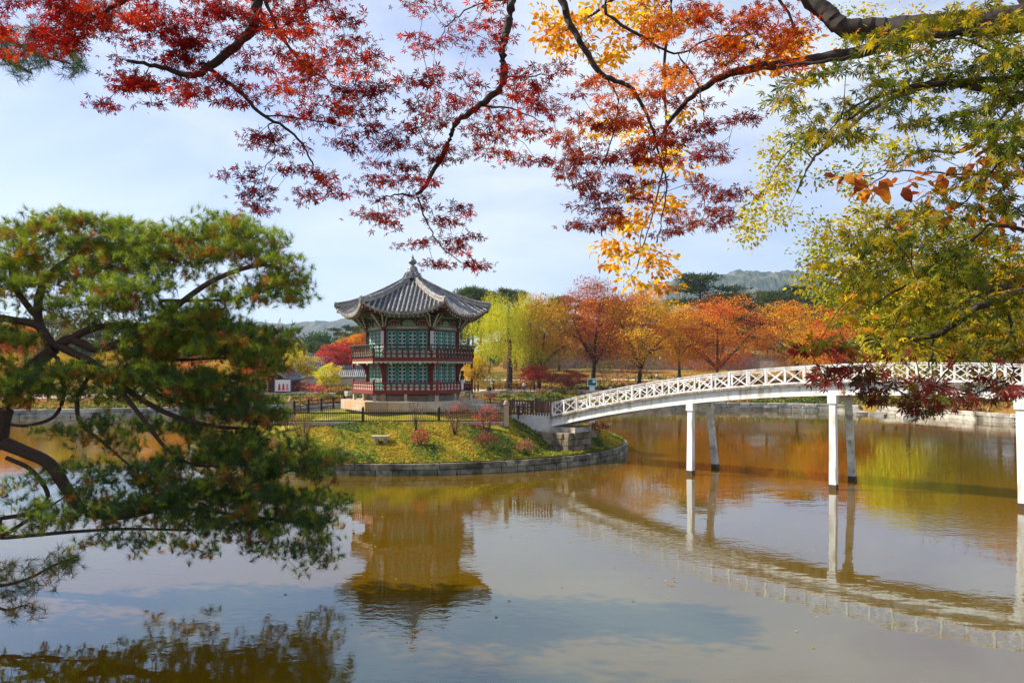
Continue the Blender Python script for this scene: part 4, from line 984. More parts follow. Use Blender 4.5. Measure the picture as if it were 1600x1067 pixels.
# ------------------------------------------------------------------ people
def skin_mesh(name, verts, edges, radii, mat, levels=1):
    me = bpy.data.meshes.new(name+'_cage'); me.from_pydata(verts, edges, []); ob = bpy.data.objects.new(name+'_cage', me); col.objects.link(ob)
    m_ = ob.modifiers.new('Skin', 'SKIN'); sv = me.skin_vertices[0].data
    for i, r in enumerate(radii): sv[i].radius = (r, r) if not isinstance(r, tuple) else r
    sv[0].use_root = True
    s = ob.modifiers.new('Sub', 'SUBSURF'); s.levels = levels; s.render_levels = levels
    dg = bpy.context.evaluated_depsgraph_get(); dg.update(); out = bpy.data.meshes.new_from_object(ob.evaluated_get(dg)); out.name = name
    bpy.data.objects.remove(ob); out.materials.clear(); out.materials.append(mat)
    out.polygons.foreach_set('use_smooth', [True]*len(out.polygons)); return out
def person(px, py, Y, label, top, bottom, rz=0, pose='stand', hair='black', dress=False, zoff=None, hat=None, h=1.68):
    p = P(px, py, Y); z = zt(p[0], p[1]) if zoff is None else zoff
    o = empty('person', (p[0], p[1], z), rz, label, 'person'); k = h/1.7
    hipz = .93 if pose != 'sit' else .48; st = .12 if pose == 'walk' else .0
    kn = {'stand': ((-.09,0,.5), (.09,0,.5)), 'walk': ((-.09,-.14,.5), (.09,.12,.5)), 'sit': ((-.12,-.42,.5), (.12,-.42,.5))}[pose]
    ft_ = {'stand': ((-.1,.02,.06), (.1,.02,.06)), 'walk': ((-.09,-.22,.06), (.09,.3,.08)), 'sit': ((-.13,-.45,.06), (.13,-.45,.06))}[pose]
    toe = [(a[0], a[1]-.16, .04) for a in ft_]
    el = ((-.26,.04,hipz+.2), (.26,.04,hipz+.2)); ha = ((-.24,-.16,hipz+.02), (.24,-.16,hipz+.02))
    if pose == 'photo': pass
    sh = hipz+.5
    v = [(0,0,hipz),(0,.0,hipz+.25),(0,.01,sh-.04),(0,0,sh+.07),(0,-.02,sh+.17),(0,-.01,sh+.28),
         (-.17,0,sh-.02),el[0],ha[0],(.17,0,sh-.02),el[1],ha[1],(-.09,0,hipz-.05),kn[0],ft_[0],toe[0],(.09,0,hipz-.05),kn[1],ft_[1],toe[1]]
    e = [(0,1),(1,2),(2,3),(3,4),(4,5),(2,6),(6,7),(7,8),(2,9),(9,10),(10,11),(0,12),(12,13),(13,14),(14,15),(0,16),(16,17),(17,18),(18,19)]
    r = [.13,.12,.13,.055,.095,.075,.06,.045,.035,.06,.045,.035,.09,.06,.045,.035,.09,.06,.045,.035]
    v = [(a*k, b*k, c*k) for a, b, c in v]
    link('body', skin_mesh('body', v, e, r, M['skin']), o)
    tv = [v[i] for i in (0,1,2,6,7,9,10)]; tv[4] = tuple(v[8][i]*.85+v[7][i]*.15 for i in range(3)); tv[6] = tuple(v[11][i]*.85+v[10][i]*.15 for i in range(3))
    tv2 = [v[0],v[1],v[2],v[6],v[7],tv[4],v[9],v[10],tv[6]]
    link('jacket', skin_mesh('jacket', tv2, [(0,1),(1,2),(2,3),(3,4),(4,5),(2,6),(6,7),(7,8)], [.17,.155,.16,.085,.07,.06,.085,.07,.06], M[top]), o)
    if dress:
        mb = MB(); mb.lathe([(.34*k,.25*k),(.26*k,.6*k),(.17*k,.98*k),(.15*k,1.05*k)], k=12); mb.build('skirt', M[bottom], o, True)
    else:
        bv = [v[0],v[12],v[13],tuple(v[14][i]*.93+v[13][i]*.07 for i in range(3)),v[16],v[17],tuple(v[18][i]*.93+v[17][i]*.07 for i in range(3))]
        link('trousers', skin_mesh('trousers', bv, [(0,1),(1,2),(2,3),(0,4),(4,5),(5,6)], [.15,.115,.085,.07,.115,.085,.07], M[bottom]), o)
    hd = v[5]; mb = MB(); mb.lathe([(.03,.13),(.085,.1),(.115,.03),(.118,-.06),(.10,-.14)], (hd[0], hd[1]+.025, hd[2]-.02), 10); mb.build('hair' if not hat else 'hat', M[hat or hair], o, True)
    return o
person(747, 608, 122, 'person in a maroon jacket walking on the promenade right of the pavilion', 'maroon', 'black', R(60), 'walk')
person(754, 596, 140, 'person in a dark top and long pink skirt on the lawn by the pine trunks', 'black', 'pink', R(20), dress=True)
person(768, 600, 131, 'person wearing a white hat on the far lawn left of the willow', 'grey', 'cream', R(-20), hat='white')
pu = person(771, 609, 121.5, 'person in dark clothes pushing a stroller on the promenade', 'navy', 'black', R(80), 'walk')
st = empty('stroller', (*P(764, 610, 121)[:2], zt(*P(764,610,121)[:2])), R(60), 'small dark stroller pushed along the far promenade', 'stroller')
mb = MB(); mb.prism([(-.4,.35),(.35,.35),(.45,.75),(.2,1.0),(-.1,.95),(-.15,.6),(-.4,.55)], -.25, .25, (0,0,0), (1,0,0), (0,0,1), (0,1,0)); mb.build('seat_shell', M['black'], st)
mb = MB(); mb.bar((.2,0,.9), (-.6,0,1.05), .5, .03); mb.build('push_handle', M['grey'], st)
for x_ in (-.35, .35):
    for y_ in (-.25, .25): mb = MB(); mb.tube([(x_, y_-.03, .14), (x_, y_+.03, .14)], .14, 10); mb.build('wheel', M['grey'], st)
person(819, 607, 123, 'photographer in a white shirt and dark cap standing under the red maple', 'white', 'denim', R(-30), hat='black')
tp = empty('tripod', (*P(831, 607, 123)[:2], zt(*P(831,607,123)[:2])), 0, 'camera tripod standing right of the photographer', 'tripod')
for a in (0, 120, 240): mb = MB(); mb.bar((0,0,1.35), (.55*math.cos(R(a)), .55*math.sin(R(a)), 0), .05, .05); mb.build('leg', M['black'], tp)
mb = MB(); mb.box((0,0,1.45), (.18,.26,.16)); mb.tube([(0,-.12,1.45),(0,-.28,1.45)], .06, 8); mb.build('camera_body', M['black'], tp)
person(954, 607, 118, 'woman in a long cream dress by the far path behind the bridge railing', 'cream', 'cream', R(30), dress=True)
person(960, 607, 119, 'person in a dark coat beside the woman in the cream dress', 'black', 'black', R(10))
bn = P(1022, 588, 146)
bh = empty('park_bench', (bn[0], bn[1], zt(bn[0], bn[1])), 0, 'low park bench holding a seated pair on the lawn behind the bridge', 'bench')
mb = MB(); mb.box((0,0,.42), (2.6,.5,.08)); mb.build('seat', M['brownwood'], bh)
for s in (-1, 1): mb = MB(); mb.box((s*1.1,0,.19), (.1,.4,.4)); mb.build('leg', M['darkiron'], bh)
person(1017, 588, 146, 'seated person in dark grey on the bench, left one of the pair', 'grey', 'black', 0, 'sit', zoff=zt(bn[0], bn[1])+.0)
person(1027, 588, 146, 'seated person in a white top on the bench, right one of the pair', 'white', 'black', 0, 'sit', zoff=zt(bn[0], bn[1])+.0)
person(1053, 592, 137, 'walker in a pale top on the far lawn just above the bridge railing', 'cream', 'denim', R(70), 'walk')
q = hexv(3.75, 2)
person(722, 612, 53.3, 'visitor in black standing on the lower veranda at the pavilion right corner', 'black', 'white', R(-100), zoff=4.22, h=1.3)

# ------------------------------------------------------------------ far trees
def tree_data(kind, seed, H, W, cols, wts, trunk_h=.28, dens=1.0, leafs=.28):
    """returns wood and leaf arrays for a tree standing at the origin"""
    global rng
    keep_rng = rng; rng = np.random.default_rng(seed)
    sk = Skel(); top = H*.9
    if kind == 'maple':
        lean = rng.uniform(-.06, .06, 2)*H
        sk.limb([(0,0,-.3),(lean[0]*.2,lean[1]*.2,H*trunk_h*.6),(lean[0]*.5,lean[1]*.5,H*trunk_h*1.3),(lean[0],lean[1],H*.6)], H*.024, H*.008)
        nl = 7
        for a in range(nl):
            an = 2*PI*a/nl+rng.uniform(-.4,.4); L = W*rng.uniform(.3,.44); z0 = H*trunk_h*rng.uniform(.8,1.6)
            sk.limb([(lean[0]*.4, lean[1]*.4, z0), (L*.4*math.cos(an), L*.4*math.sin(an), z0+H*.14), (L*math.cos(an), L*math.sin(an), z0+H*rng.uniform(.2,.42))], H*.012, H*.005)
        nc = int(125*dens); tips = []
        while len(tips) < nc:
            u = rng.normal(0,1,3); u /= np.linalg.norm(u); rr = rng.uniform(.35, 1)**.5
            p = np.array([u[0]*W/2*rr, u[1]*W/2*rr, H*(trunk_h-.02)+(H*(1.0-trunk_h))*(.5+.5*u[2]*rr)])
            lump = .80+.2*math.sin(3*math.atan2(u[1],u[0])+seed)+.14*math.sin(5*u[2]*2+seed*2+2*u[0])
            p[:2] *= lump*1.12; 
            if p[2] < H*trunk_h*1.0 and rng.random() < .6: continue
            tips.append(p)
        tips = np.array(tips); sk.grow(tips, step=H*.06, rtip=H*.0016, wob=H*.008)
        nl_ = int(95*dens**.3); n = len(tips)*nl_; c = np.repeat(tips, nl_, axis=0)
        rad = H*.072; off = rng.normal(0, 1, (n, 3))*np.array([rad, rad, rad*.26]); pos = c+off*1.12; pos[:, 2] -= (off[:, 0]**2+off[:, 1]**2)/rad*.25
        nn = rng.normal(0, .42, (n, 3))+np.array([0,0,1]); ax = off*np.array([1,1,.2])+rng.normal(0,.5*rad,(n,3))
        cc = palette(cols, wts, len(tips)); v = vnoise(tips, 5/H, seed)[:, None]; cc = np.where(v > .15, cols[0], np.where(v < -.25, cols[-1], cc)); cc = np.repeat(cc, nl_, axis=0)
        lv = leaves(pos, nn, ax, rng.uniform(.6,1.3,n)*leafs, jitcol(cc, n, .35, .12), leaf_tri(.42))
    elif kind == 'willow':
        sk.limb([(0,0,-.3),(.2,0,H*.3),(0,.3,H*.6),(0,0,H*.85)], H*.03, H*.01); tips = []
        for a in range(75):
            an = rng.uniform(0, 2*PI); L = W*.5*rng.uniform(.1,1)**.6; z = H*(.30+.66*rng.uniform(.25,1))*(1-.30*(L/(W*.5))**2.2); tips.append((L*math.cos(an), L*math.sin(an), z))
        sk.grow(tips, step=H*.07, rtip=H*.002, wob=.05, sag=.12)
        P_, A_, C_ = [], [], []
        for t in tips:
            for s in range(int(26*dens)):
                st_ = np.array(t)+rng.normal(0, W*.05, 3); dx = rng.normal(0,.12,2); L = rng.uniform(.06,.24)*H*(.5+.6*st_[2]/H); L = max(.3, min(L, st_[2]-H*.06)); m = int(L/.09)
                u = np.linspace(0, 1, m); q = np.stack([st_[0]+dx[0]*u**.5*3+st_[0]*.12*u**.4, st_[1]+dx[1]*u**.5*3+st_[1]*.12*u**.4, st_[2]-L*u], 1)+rng.normal(0,.15,(m,3)); P_.append(q)
                C_.append(np.repeat(palette(cols, wts, 1), m, axis=0))
        pos = np.concatenate(P_); cc = np.concatenate(C_); n = len(pos)
        lv = leaves(pos, rng.normal(0,1,(n,3)), rng.normal(0,.35,(n,3))+np.array([0,0,-1]), rng.uniform(.25,.5,n)*leafs*1.6, jitcol(cc, n, .3), leaf_tri(.3))
    elif kind == 'pine':
        bx, by = rng.uniform(-.08,.08,2)*H
        sk.limb([(0,0,-.3),(bx*.4,by*.3,H*.3),(bx*.7,by,H*.6),(bx,by,H*.95)], H*.02, H*.006); tips = []; npad = int(15*dens)
        for a in range(npad):
            an = a*2.4+rng.uniform(-.5,.5); f = rng.uniform(0,1); z = H*(trunk_h+.08+(1-trunk_h-.1)*f); L = W*.5*rng.uniform(.45,1)*(1-.62*f**1.6)
            e = np.array([bx+L*math.cos(an), by+L*math.sin(an), z]); sk.limb([(bx*f, by*f, z-H*.05), (bx+L*.5*math.cos(an), by+L*.5*math.sin(an), z-H*.01), e], H*.006, H*.003)
            for q in range(9): tips.append(e+rng.normal(0,1,3)*np.array([W*.11, W*.11, H*.012]))
        tips = np.array(tips); sk.grow(tips, step=H*.05, rtip=H*.0012, wob=.04)
        nl_ = 70; n = len(tips)*nl_; c = np.repeat(tips, nl_, axis=0); off = rng.normal(0,1,(n,3))*np.array([W*.055, W*.055, H*.014]); pos = c+off; pos[:, 2] += H*.01
        cc = np.repeat(palette(cols, wts, len(tips)), nl_, axis=0)
        lv = leaves(pos, rng.normal(0,1,(n,3)), off+np.array([0,0,.5]), rng.uniform(.7,1.3,n)*leafs, jitcol(cc, n, .35), leaf_tri(.14))
    elif kind == 'round':
        sk.limb([(0,0,-.3),(0,.1,H*.3),(.1,0,H*.8)], H*.025, H*.008); tips = []
        for a in range(int(110*dens)):
            u = rng.normal(0,1,3); u /= np.linalg.norm(u); rr = rng.uniform(.3,1)**.4; tips.append((u[0]*W/2*rr, u[1]*W/2*rr, H*.56+H*.4*u[2]*rr))
        tips = np.array(tips); sk.grow(tips, step=H*.07, rtip=H*.0016, wob=.05)
        nl_ = 70; n = len(tips)*nl_; c = np.repeat(tips, nl_, axis=0); off = rng.normal(0,1,(n,3))*H*.05; pos = c+off
        cc = np.repeat(palette(cols, wts, len(tips)), nl_, axis=0)
        lv = leaves(pos, rng.normal(0,1,(n,3)), off+rng.normal(0,.3,(n,3)), rng.uniform(.6,1.3,n)*leafs, jitcol(cc, n, .35), leaf_tri(.4))
    elif kind == 'shrub':
        tips = []; ns = 9
        for a in range(ns):
            an = rng.uniform(0,2*PI); L = W*.5*rng.uniform(.3,1); sk.limb([(rng.normal(0,.04),rng.normal(0,.04),-.05),(L*.4*math.cos(an),L*.4*math.sin(an),H*.45),(L*math.cos(an),L*math.sin(an),H*rng.uniform(.7,1))], H*.011, H*.005, 4, attach=False)
        for a in range(int(90*dens)):
            u = rng.normal(0,1,3); u /= np.linalg.norm(u); rr = rng.uniform(.3,1)**.5*(.85+.35*math.sin(2.3*math.atan2(u[1],u[0])+seed)*math.cos(3*u[2]+seed)); tips.append((u[0]*W/2*rr, u[1]*W/2*rr, H*.58+H*.42*u[2]*rr))
        tips = np.array(tips); sk.grow(tips, step=H*.1, rtip=H*.004, wob=H*.02)
        nl_ = int(18*dens); n = len(tips)*nl_; c = np.repeat(tips, nl_, axis=0); off = rng.normal(0,1,(n,3))*H*.05; pos = c+off
        cc = palette(cols, wts, n)
        lv = leaves(pos, rng.normal(0,1,(n,3)), off+rng.normal(0,.03,(n,3)), rng.uniform(.6,1.3,n)*leafs, jitcol(cc, n, .35), leaf_tri(.4))
    out = (sk.tubes(rcut=H*.0012 if kind != 'shrub' else 0), lv); rng = keep_rng; return out
def tree_meshes(name, data, barkm):
    (TV, TF), (LV, LF, LC) = data
    return meshnp(name+'_trunk', TV, TF, M[barkm], smooth=True), meshnp(name+'_crown', LV, LF, M['leaf'], LC)
def put_tree(name, meshes, loc, label, cat='tree', group=None, s=1.0, rz=0, sz=None):
    o = empty(name, loc, rz, label, cat, group); o.scale = (s, s, sz or s)
    link('trunk', meshes[0], o); link('crown', meshes[1], o); return o
ORANGE = [(.74,.34,.010),(.74,.46,.016),(.58,.20,.010)]; RUST = [(.48,.14,.02),(.66,.30,.02),(.33,.075,.02)]; GOLD = [(.80,.52,.014),(.76,.40,.012),(.56,.54,.03)]
ORRED = [(.68,.24,.014),(.76,.44,.014),(.52,.12,.018)]; GREEN = [(.05,.09,.02),(.09,.13,.025),(.03,.06,.018)]; YGREEN = [(.60,.56,.02),(.42,.48,.02),(.72,.60,.03)]; REDP = [(.6,.09,.04),(.55,.17,.08),(.42,.05,.03)]
PINEC = [(.035,.065,.015),(.07,.10,.02),(.14,.13,.02)]
def T(kind, seed, px, pybase, Y, Hm, Wm, cols, label, wts=(4,3,3), bark='barkdark', name=None, **kw):
    p = P(px, pybase, Y); z = zt(p[0], p[1])
    nm = name or {'maple':'maple_tree','willow':'willow_tree','pine':'pine_tree','round':'broadleaf_tree','shrub':'shrub'}[kind]
    ms = tree_meshes(nm, tree_data(kind, seed, Hm, Wm, cols, wts, **kw), bark)
    return put_tree(nm, ms, (p[0], p[1], z), label, 'tree' if kind != 'shrub' else 'shrub'), ms
def hpx(pytop, Y, px=800): # height of something whose top shows at pytop
    return CAMZ+(575-pytop)*Y/1200.
_, willow = T('willow', 11, 795, 600, 126, hpx(444,126)-2.2, 13, YGREEN, 'yellow green weeping willow right of the pavilion', bark='bark', dens=1.3)
_, mapA = T('maple', 12, 843, 603, 127, hpx(448,127)-2.2, 13, [ORANGE[1],ORANGE[0],(.40,.42,.04),(.62,.50,.03)], 'broad orange maple next to the willow', wts=(4,3,3,2), dens=1.5, trunk_h=.16)
_, mapB = T('maple', 13, 926, 598, 131, hpx(426,131)-2.5, 13, RUST, 'tall rust red maple with a thick dark trunk behind the sign', dens=1.6, trunk_h=.22)
_, mapC = T('maple', 14, 998, 596, 128, hpx(440,128)-2.3, 16, GOLD[:1]+ORANGE[:1]+RUST[:1], 'spreading orange brown maple whose forked trunk rises above the bridge railing', dens=1.6, trunk_h=.2)
_, mapD = T('maple', 15, 1120, 585, 140, hpx(458,140)-3, 20, ORRED, 'wide orange red maple with low forked limbs, centre right beyond the bridge', dens=1.8, trunk_h=.14)
_, mapE = T('maple', 16, 1245, 585, 138, hpx(470,138)-3, 17, ORANGE[:1]+GOLD[:1]+ORANGE[1:2], 'rounded golden orange maple partly behind the hanging leaves', dens=1.6, trunk_h=.16)
T('maple', 17, 890, 596, 124, 3.6, 6.5, REDP, 'low coral red maple at the foot of the rust red maple', name='small_maple', dens=.7, trunk_h=.25, leafs=.22)
T('maple', 18, 835, 604, 122, 4.6, 6.0, REDP, 'small scarlet maple overhanging the photographer', name='small_maple', dens=.7, trunk_h=.42, leafs=.22)
T('maple', 19, 742, 600, 124, 6.4, 4.8, GOLD, 'small golden tree at the pavilion right side', name='small_tree', dens=.6, leafs=.22)
T('maple', 20, 1062, 585, 136, hpx(470,136)-3, 9, GOLD[:2]+RUST[:1], 'golden brown maple filling the gap left of the wide orange red maple', dens=1.0)
T('maple', 21, 1330, 590, 118, hpx(470,118)-2.2, 13, ORRED, 'orange red tree beyond the bridge crown behind the green leaves', dens=1.3)
T('round', 22, 1420, 600, 108, hpx(450,108)-1.5, 14, YGREEN, 'yellow green tree on the right bank beyond the bridge', bark='bark', dens=1.6)
T('round', 23, 1500, 605, 98, hpx(440,98)-1.5, 13, [(.2,.2,.03),(.3,.25,.03),(.12,.12,.02)], 'tall olive tree on the right bank with its inverted reflection', bark='bark', dens=1.8)
T('maple', 24, 1590, 600, 104, hpx(400,104)-1.5, 14, ORRED, 'orange red tree at the far right edge behind the branches', dens=1.4)
# pines left of the willow and behind the maples
pm1 = tree_meshes('pine_tree', tree_data('pine', 31, 17, 7.5, PINEC, (5,4,2), trunk_h=.42, dens=1.2, leafs=.5), 'barkpine')
pm2 = tree_meshes('pine_tree', tree_data('pine', 32, 17, 8.0, PINEC, (4,4,4), trunk_h=.38, dens=1.3, leafs=.5), 'barkpine')
pm3 = tree_meshes('pine_tree', tree_data('pine', 33, 14, 9.5, PINEC, (6,4,2), trunk_h=.25, dens=1.8, leafs=.5), 'barkpine')
pl_ = [(727,150,465,pm1,'slender pine just right of the pavilion roof, leftmost of the trunk row'),(741,158,455,pm2,'slender pine, second of the trunk row right of the pavilion'),(752,146,448,pm1,'tall pine with the topmost crown between roof and willow'),(764,160,460,pm2,'slender pine, last of the trunk row before the willow'),(734,172,470,pm1,'thin pine standing back within the trunk row'),(806,170,452,pm2,'dark pine crown peeping above the willow'),(873,165,462,pm1,'dark pine peak between the orange and the rust red maple'),
       (1093,180,432,pm3,'dark pine peak rising highest in front of the mountain'),(1160,175,462,pm3,'broad green pine behind the wide orange red maple'),(1200,182,455,pm2,'green pine under the mountain, middle of the pine belt'),(1238,176,452,pm3,'green pine under the mountain left of the green leaves'),(1275,170,462,pm3,'green pine partly behind the hanging yellow green leaves'),(1130,190,466,pm3,'green pine standing back between two pine crowns')]
for k, (px, Y, top, ms, lab) in enumerate(pl_):
    p = P(px, 575, Y); z = zt(p[0], p[1]); H0 = 17 if ms is not pm3 else 14; Hn = hpx(top, Y)-z
    put_tree('pine_tree', ms, (p[0], p[1], z), lab, s=Hn/H0*(1.0 if ms is not pm3 else 1.25), rz=k*1.3, sz=Hn/H0)
# left background
T('round', 41, 508, 600, 175, hpx(523,175)-5, 12, GREEN, 'dark green broadleaf tree behind the tiled halls', bark='bark', leafs=.4)
T('maple', 42, 540, 600, 148, hpx(534,148)-4, 9, REDP, 'vivid orange red maple against the pavilion left side', dens=1.1)
T('maple', 43, 563, 600, 150, hpx(520,150)-4, 8, ORANGE, 'orange maple just behind the pavilion upper left railing')
T('maple', 44, 512, 604, 118, hpx(566,118)-2, 4.6, GOLD[:1]+YGREEN[:1]+GOLD[2:], 'small golden garden tree in front of the tiled halls', name='small_tree', dens=.55, trunk_h=.2, leafs=.2)
T('maple', 45, 466, 600, 132, hpx(556,132)-2, 6.2, GOLD, 'golden tree between the tiled hut and the long hall', name='small_tree', dens=.7, leafs=.24)
T('maple', 46, 405, 606, 117, hpx(566,117)-2, 9, ORRED, 'orange red tree above the small tiled hut', dens=.8)
T('maple', 47, 478, 600, 185, hpx(532,185)-6, 11, GOLD[1:]+GREEN[:1], 'olive gold tree far behind the golden tree left of the pavilion')
T('pine', 48, 541, 575, 215, hpx(508,215)-7, 8, PINEC, 'flat topped pine on the skyline beside the pavilion roof', dens=.5, trunk_h=.6, leafs=.5, bark='barkpine')
bg_m = tree_meshes('background_tree', tree_data('round', 49, 12, 12, [(.10,.13,.025),(.28,.2,.03),(.06,.09,.02)], (4,3,3), leafs=.42, dens=1.1), 'bark')
bg_o = tree_meshes('background_tree', tree_data('maple', 50, 12, 13, ORANGE, (3,3,3), leafs=.42, dens=1.1), 'barkdark')
bgl = [(20,150,500,bg_o,'orange tree far left behind the pine boughs'),(75,165,488,bg_m,'olive tree second from the left behind the pine boughs'),(130,150,505,bg_m,'olive tree beyond the gap over the pine trunk'),(190,170,495,bg_m,'olive tree behind the thick pine fork'),(250,158,505,bg_o,'orange tree behind the middle of the big pine'),(310,170,505,bg_m,'green tree behind the right half of the big pine'),(360,160,520,bg_o,'orange tree left of the crane behind the pine'),(395,190,535,bg_m,'green tree low under the crane'),(440,220,535,bg_m,'small far green tree under the left hill'),
       (575,230,505,bg_m,'green tree hidden mostly by the pavilion upper storey'),(640,220,500,bg_o,'orange tree right behind the pavilion'),(700,200,500,bg_m,'olive tree glimpsed right of the pavilion columns'),(1010,215,470,bg_m,'olive tree behind the wall above the forked maple'),(940,205,460,bg_o,'orange tree behind the grey wall and rust red maple'),(1400,150,430,bg_o,'orange tree deep behind the right bank'),(1480,150,415,bg_m,'olive tree deep behind the right bank'),(1560,150,405,bg_o,'orange tree deepest at the right edge'),(1330,170,455,bg_m,'green tree behind the bridge crown'),(840,200,470,bg_m,'olive tree behind the orange maple')]
for k, (px, Y, top, ms, lab) in enumerate(bgl):
    p = P(px, 575, Y); z = zt(p[0], p[1]); Hn = hpx(top, Y)-z; put_tree('background_tree', ms, (p[0], p[1], z), lab, s=Hn/12, rz=k*1.9)
left_t = [(15,112,548,mapE,'golden orange maple lowest at the far left edge by the water'),(95,116,560,mapA,'orange green maple on the left shore under the upper pine boughs'),(170,110,566,mapC,'gold brown maple on the left shore between the pine limbs'),(240,118,556,mapE,'golden maple on the left shore behind the middle pine limbs'),(300,112,570,mapD,'orange red maple on the left shore behind the right pine pads'),(355,120,560,mapA,'orange maple on the left shore left of the tiled hut'),(420,150,548,mapC,'gold brown maple behind the tiled hut'),(450,165,540,mapA,'orange green maple standing back above the long tiled hall'),(490,190,534,mapE,'golden maple standing back right of the long tiled hall'),(590,170,530,mapD,'orange red maple mostly behind the pavilion'),(1290,128,500,mapA,'orange green maple under the hanging elm leaves'),(1380,124,505,mapE,'golden maple on the far lawn behind the leafy bridge crown')]
for k, (px, Y, top, ms, lab) in enumerate(left_t):
    p = P(px, 575, Y); z = zt(p[0], p[1]); Hn = hpx(top, Y)-z; H0 = {id(mapA): hpx(448,127)-2.2, id(mapC): hpx(445,128)-2.3, id(mapD): hpx(458,140)-3, id(mapE): hpx(470,138)-3}[id(ms)]
    put_tree('maple_tree', ms, (p[0], p[1], z), lab, s=max(Hn/H0, .35)*1.1, rz=k*2.3, sz=max(Hn/H0, .35))
# far-off wood that reads as one mass
N_ = 700; wx = rng.uniform(-560, 620, N_); wy = np.where(wx < 0, rng.uniform(195, 270, N_), rng.uniform(215, 520, N_)); wz = terr(wx, wy); nl_ = 90
cen = np.repeat(np.stack([wx, wy, wz+np.where(wx < 0, 1.5, 5.5)], 1), nl_, axis=0); n = len(cen); off = rng.normal(0,1,(n,3)); off = unit(off)*rng.uniform(.5,1,(n,1))*np.array([5.5,5.5,5.2])
wc = np.repeat(palette([(.05,.085,.02),(.12,.13,.025),(.36,.16,.03),(.3,.24,.03),(.07,.1,.02)], (5,3,2,2,4), N_), nl_, axis=0)
lv = leaves(cen+off, off+rng.normal(0,2,(n,3)), rng.normal(0,1,(n,3)), rng.uniform(1.0,2.2,n), jitcol(wc, n, .3), leaf_tri(.55))
tag(part_np('woods', lv[0], lv[1], M['leaf'], None, lv[2]), 'mixed green and gold woodland stretching behind the park', 'woods', kind='stuff')

# shrubs
def S(seed, px, py, Y, H, W, cols, lab, name='shrub', dens=1., leafs=.07, onisle=True, wts=(4,3,3)):
    p = P(px, py, Y); z = float(isl_z(p[0], p[1])) if onisle else zt(p[0], p[1])
    ms = tree_meshes(name, tree_data('shrub', seed, H, W, cols, wts, dens=dens, leafs=leafs), 'bark'); return put_tree(name, ms, (p[0], p[1], z-.03), lab, 'shrub')
PINKT = [(.34,.12,.07),(.30,.10,.05),(.44,.26,.14)]; REDT = [(.5,.08,.05),(.35,.08,.04),(.55,.25,.1)]; YT = [(.5,.36,.05),(.4,.3,.06),(.35,.15,.05)]
S(61, 655, 700, 43.6, 1.05, 1.25, REDT, 'small round red shrub on the slope right of the stone seat', dens=.8)
S(62, 650, 678, 45.6, 1.9, 1.1, PINKT, 'thin twiggy pink shrub crossing the front fence at its middle', dens=.45, leafs=.06)
S(63, 712, 680, 45.4, 2.1, 2.0, PINKT, 'airy pink shrub in front of the fence near the plinth corner', dens=.6, leafs=.06)
S(64, 757, 697, 43.8, 1.15, 1.5, [(.22,.07,.04),(.3,.14,.07),(.4,.16,.08)], 'brown red bushy shrub on the slope below the gate post', dens=.9)
S(65, 760, 668, 46.0, 2.0, 2.4, REDT, 'bright red shrub at the fence beside the gate post', dens=.8)
S(66, 822, 697, 44.3, .95, 1.3, PINKT, 'low dusky pink shrub beside the loose stones under the landing', dens=.8)
S(67, 426, 706, 43.8, 1.0, .9, PINKT, 'small pink shrub at the left end of the slope', dens=.7)
S(68, 474, 706, 43.2, 2.3, 1.9, YT, 'tall thin yellowing shrub on the slope left of the stone seat', dens=.45, leafs=.07)
S(69, 449, 657, 47.0, 1.7, 2.4, PINKT, 'pink twiggy shrub before the left stone post', dens=.9, leafs=.05)
S(70, 935, 672, 52.0, 1.0, 1.9, [(.18,.03,.03),(.28,.06,.04),(.14,.05,.03)], 'dark red shrub on the island tip behind the bridge beam', dens=.9)
S(71, 716, 655, 48.6, 1.3, 1.6, REDT, 'red leaved shrub against the granite plinth', dens=.6, leafs=.06)
S(72, 390, 700, 46.0, 1.6, 2.4, YT, 'yellow leaved shrub at the island left end behind the pine tips', dens=.9)
S(73, 330, 700, 48.0, 1.6, 2.6, REDT, 'red leaved shrub far left on the island seen through the pine', dens=.9)
p = P(395, 600, 113)
for k, (px, py, Y, H, W, cs, lab) in enumerate(((475,606,119,1.6,6.5,[(.6,.12,.14),(.5,.15,.12),(.45,.2,.1)],'pink flowering hedge beside the tiled hut'),(500,607,117,1.3,5,[(.6,.12,.14),(.45,.1,.1),(.5,.2,.1)],'pink hedge below the small golden garden tree'),(530,606,115,1.3,4.5,YT,'yellow garden bush left of the pavilion veranda'),
        (790,605,127,1.5,8,[(.5,.28,.05),(.45,.2,.04),(.4,.3,.05)],'ochre bush mass under the willow'),(815,605,128,1.4,6,[(.5,.28,.05),(.45,.2,.04),(.4,.3,.05)],'ochre bush behind the photographer'),(985,600,122,1.6,9,[(.16,.08,.04),(.22,.12,.05),(.12,.08,.03)],'brown clipped bush under the forked maple'),(885,605,119,1.0,5,[(.12,.16,.03),(.2,.2,.03),(.3,.2,.04)],'low green bush before the promenade stones'),(860,618,113,1.0,4,[(.10,.16,.03),(.2,.2,.03),(.3,.3,.05)],'low green plant clump between promenade and pond'),
        (940,575,160,3.0,9,[(.10,.14,.03),(.2,.2,.03),(.16,.14,.03)],'green bush in front of the grey wall'),(1155,580,140,1.6,6,GOLD,'golden bush at the foot of the wide orange red maple'))):
    S(80+k, px, py, Y, H, W, cs, lab, 'garden_bush', dens=1.2, leafs=.2, onisle=False)
N_ = 90000; th = rng.uniform(ang_of(52,84), PI-.12, N_); d_ = .3+rng.uniform(0, 1, N_)**1.6*46; keep = (d_ < 13) | (d_ > 20); th, d_ = th[keep], d_[keep]
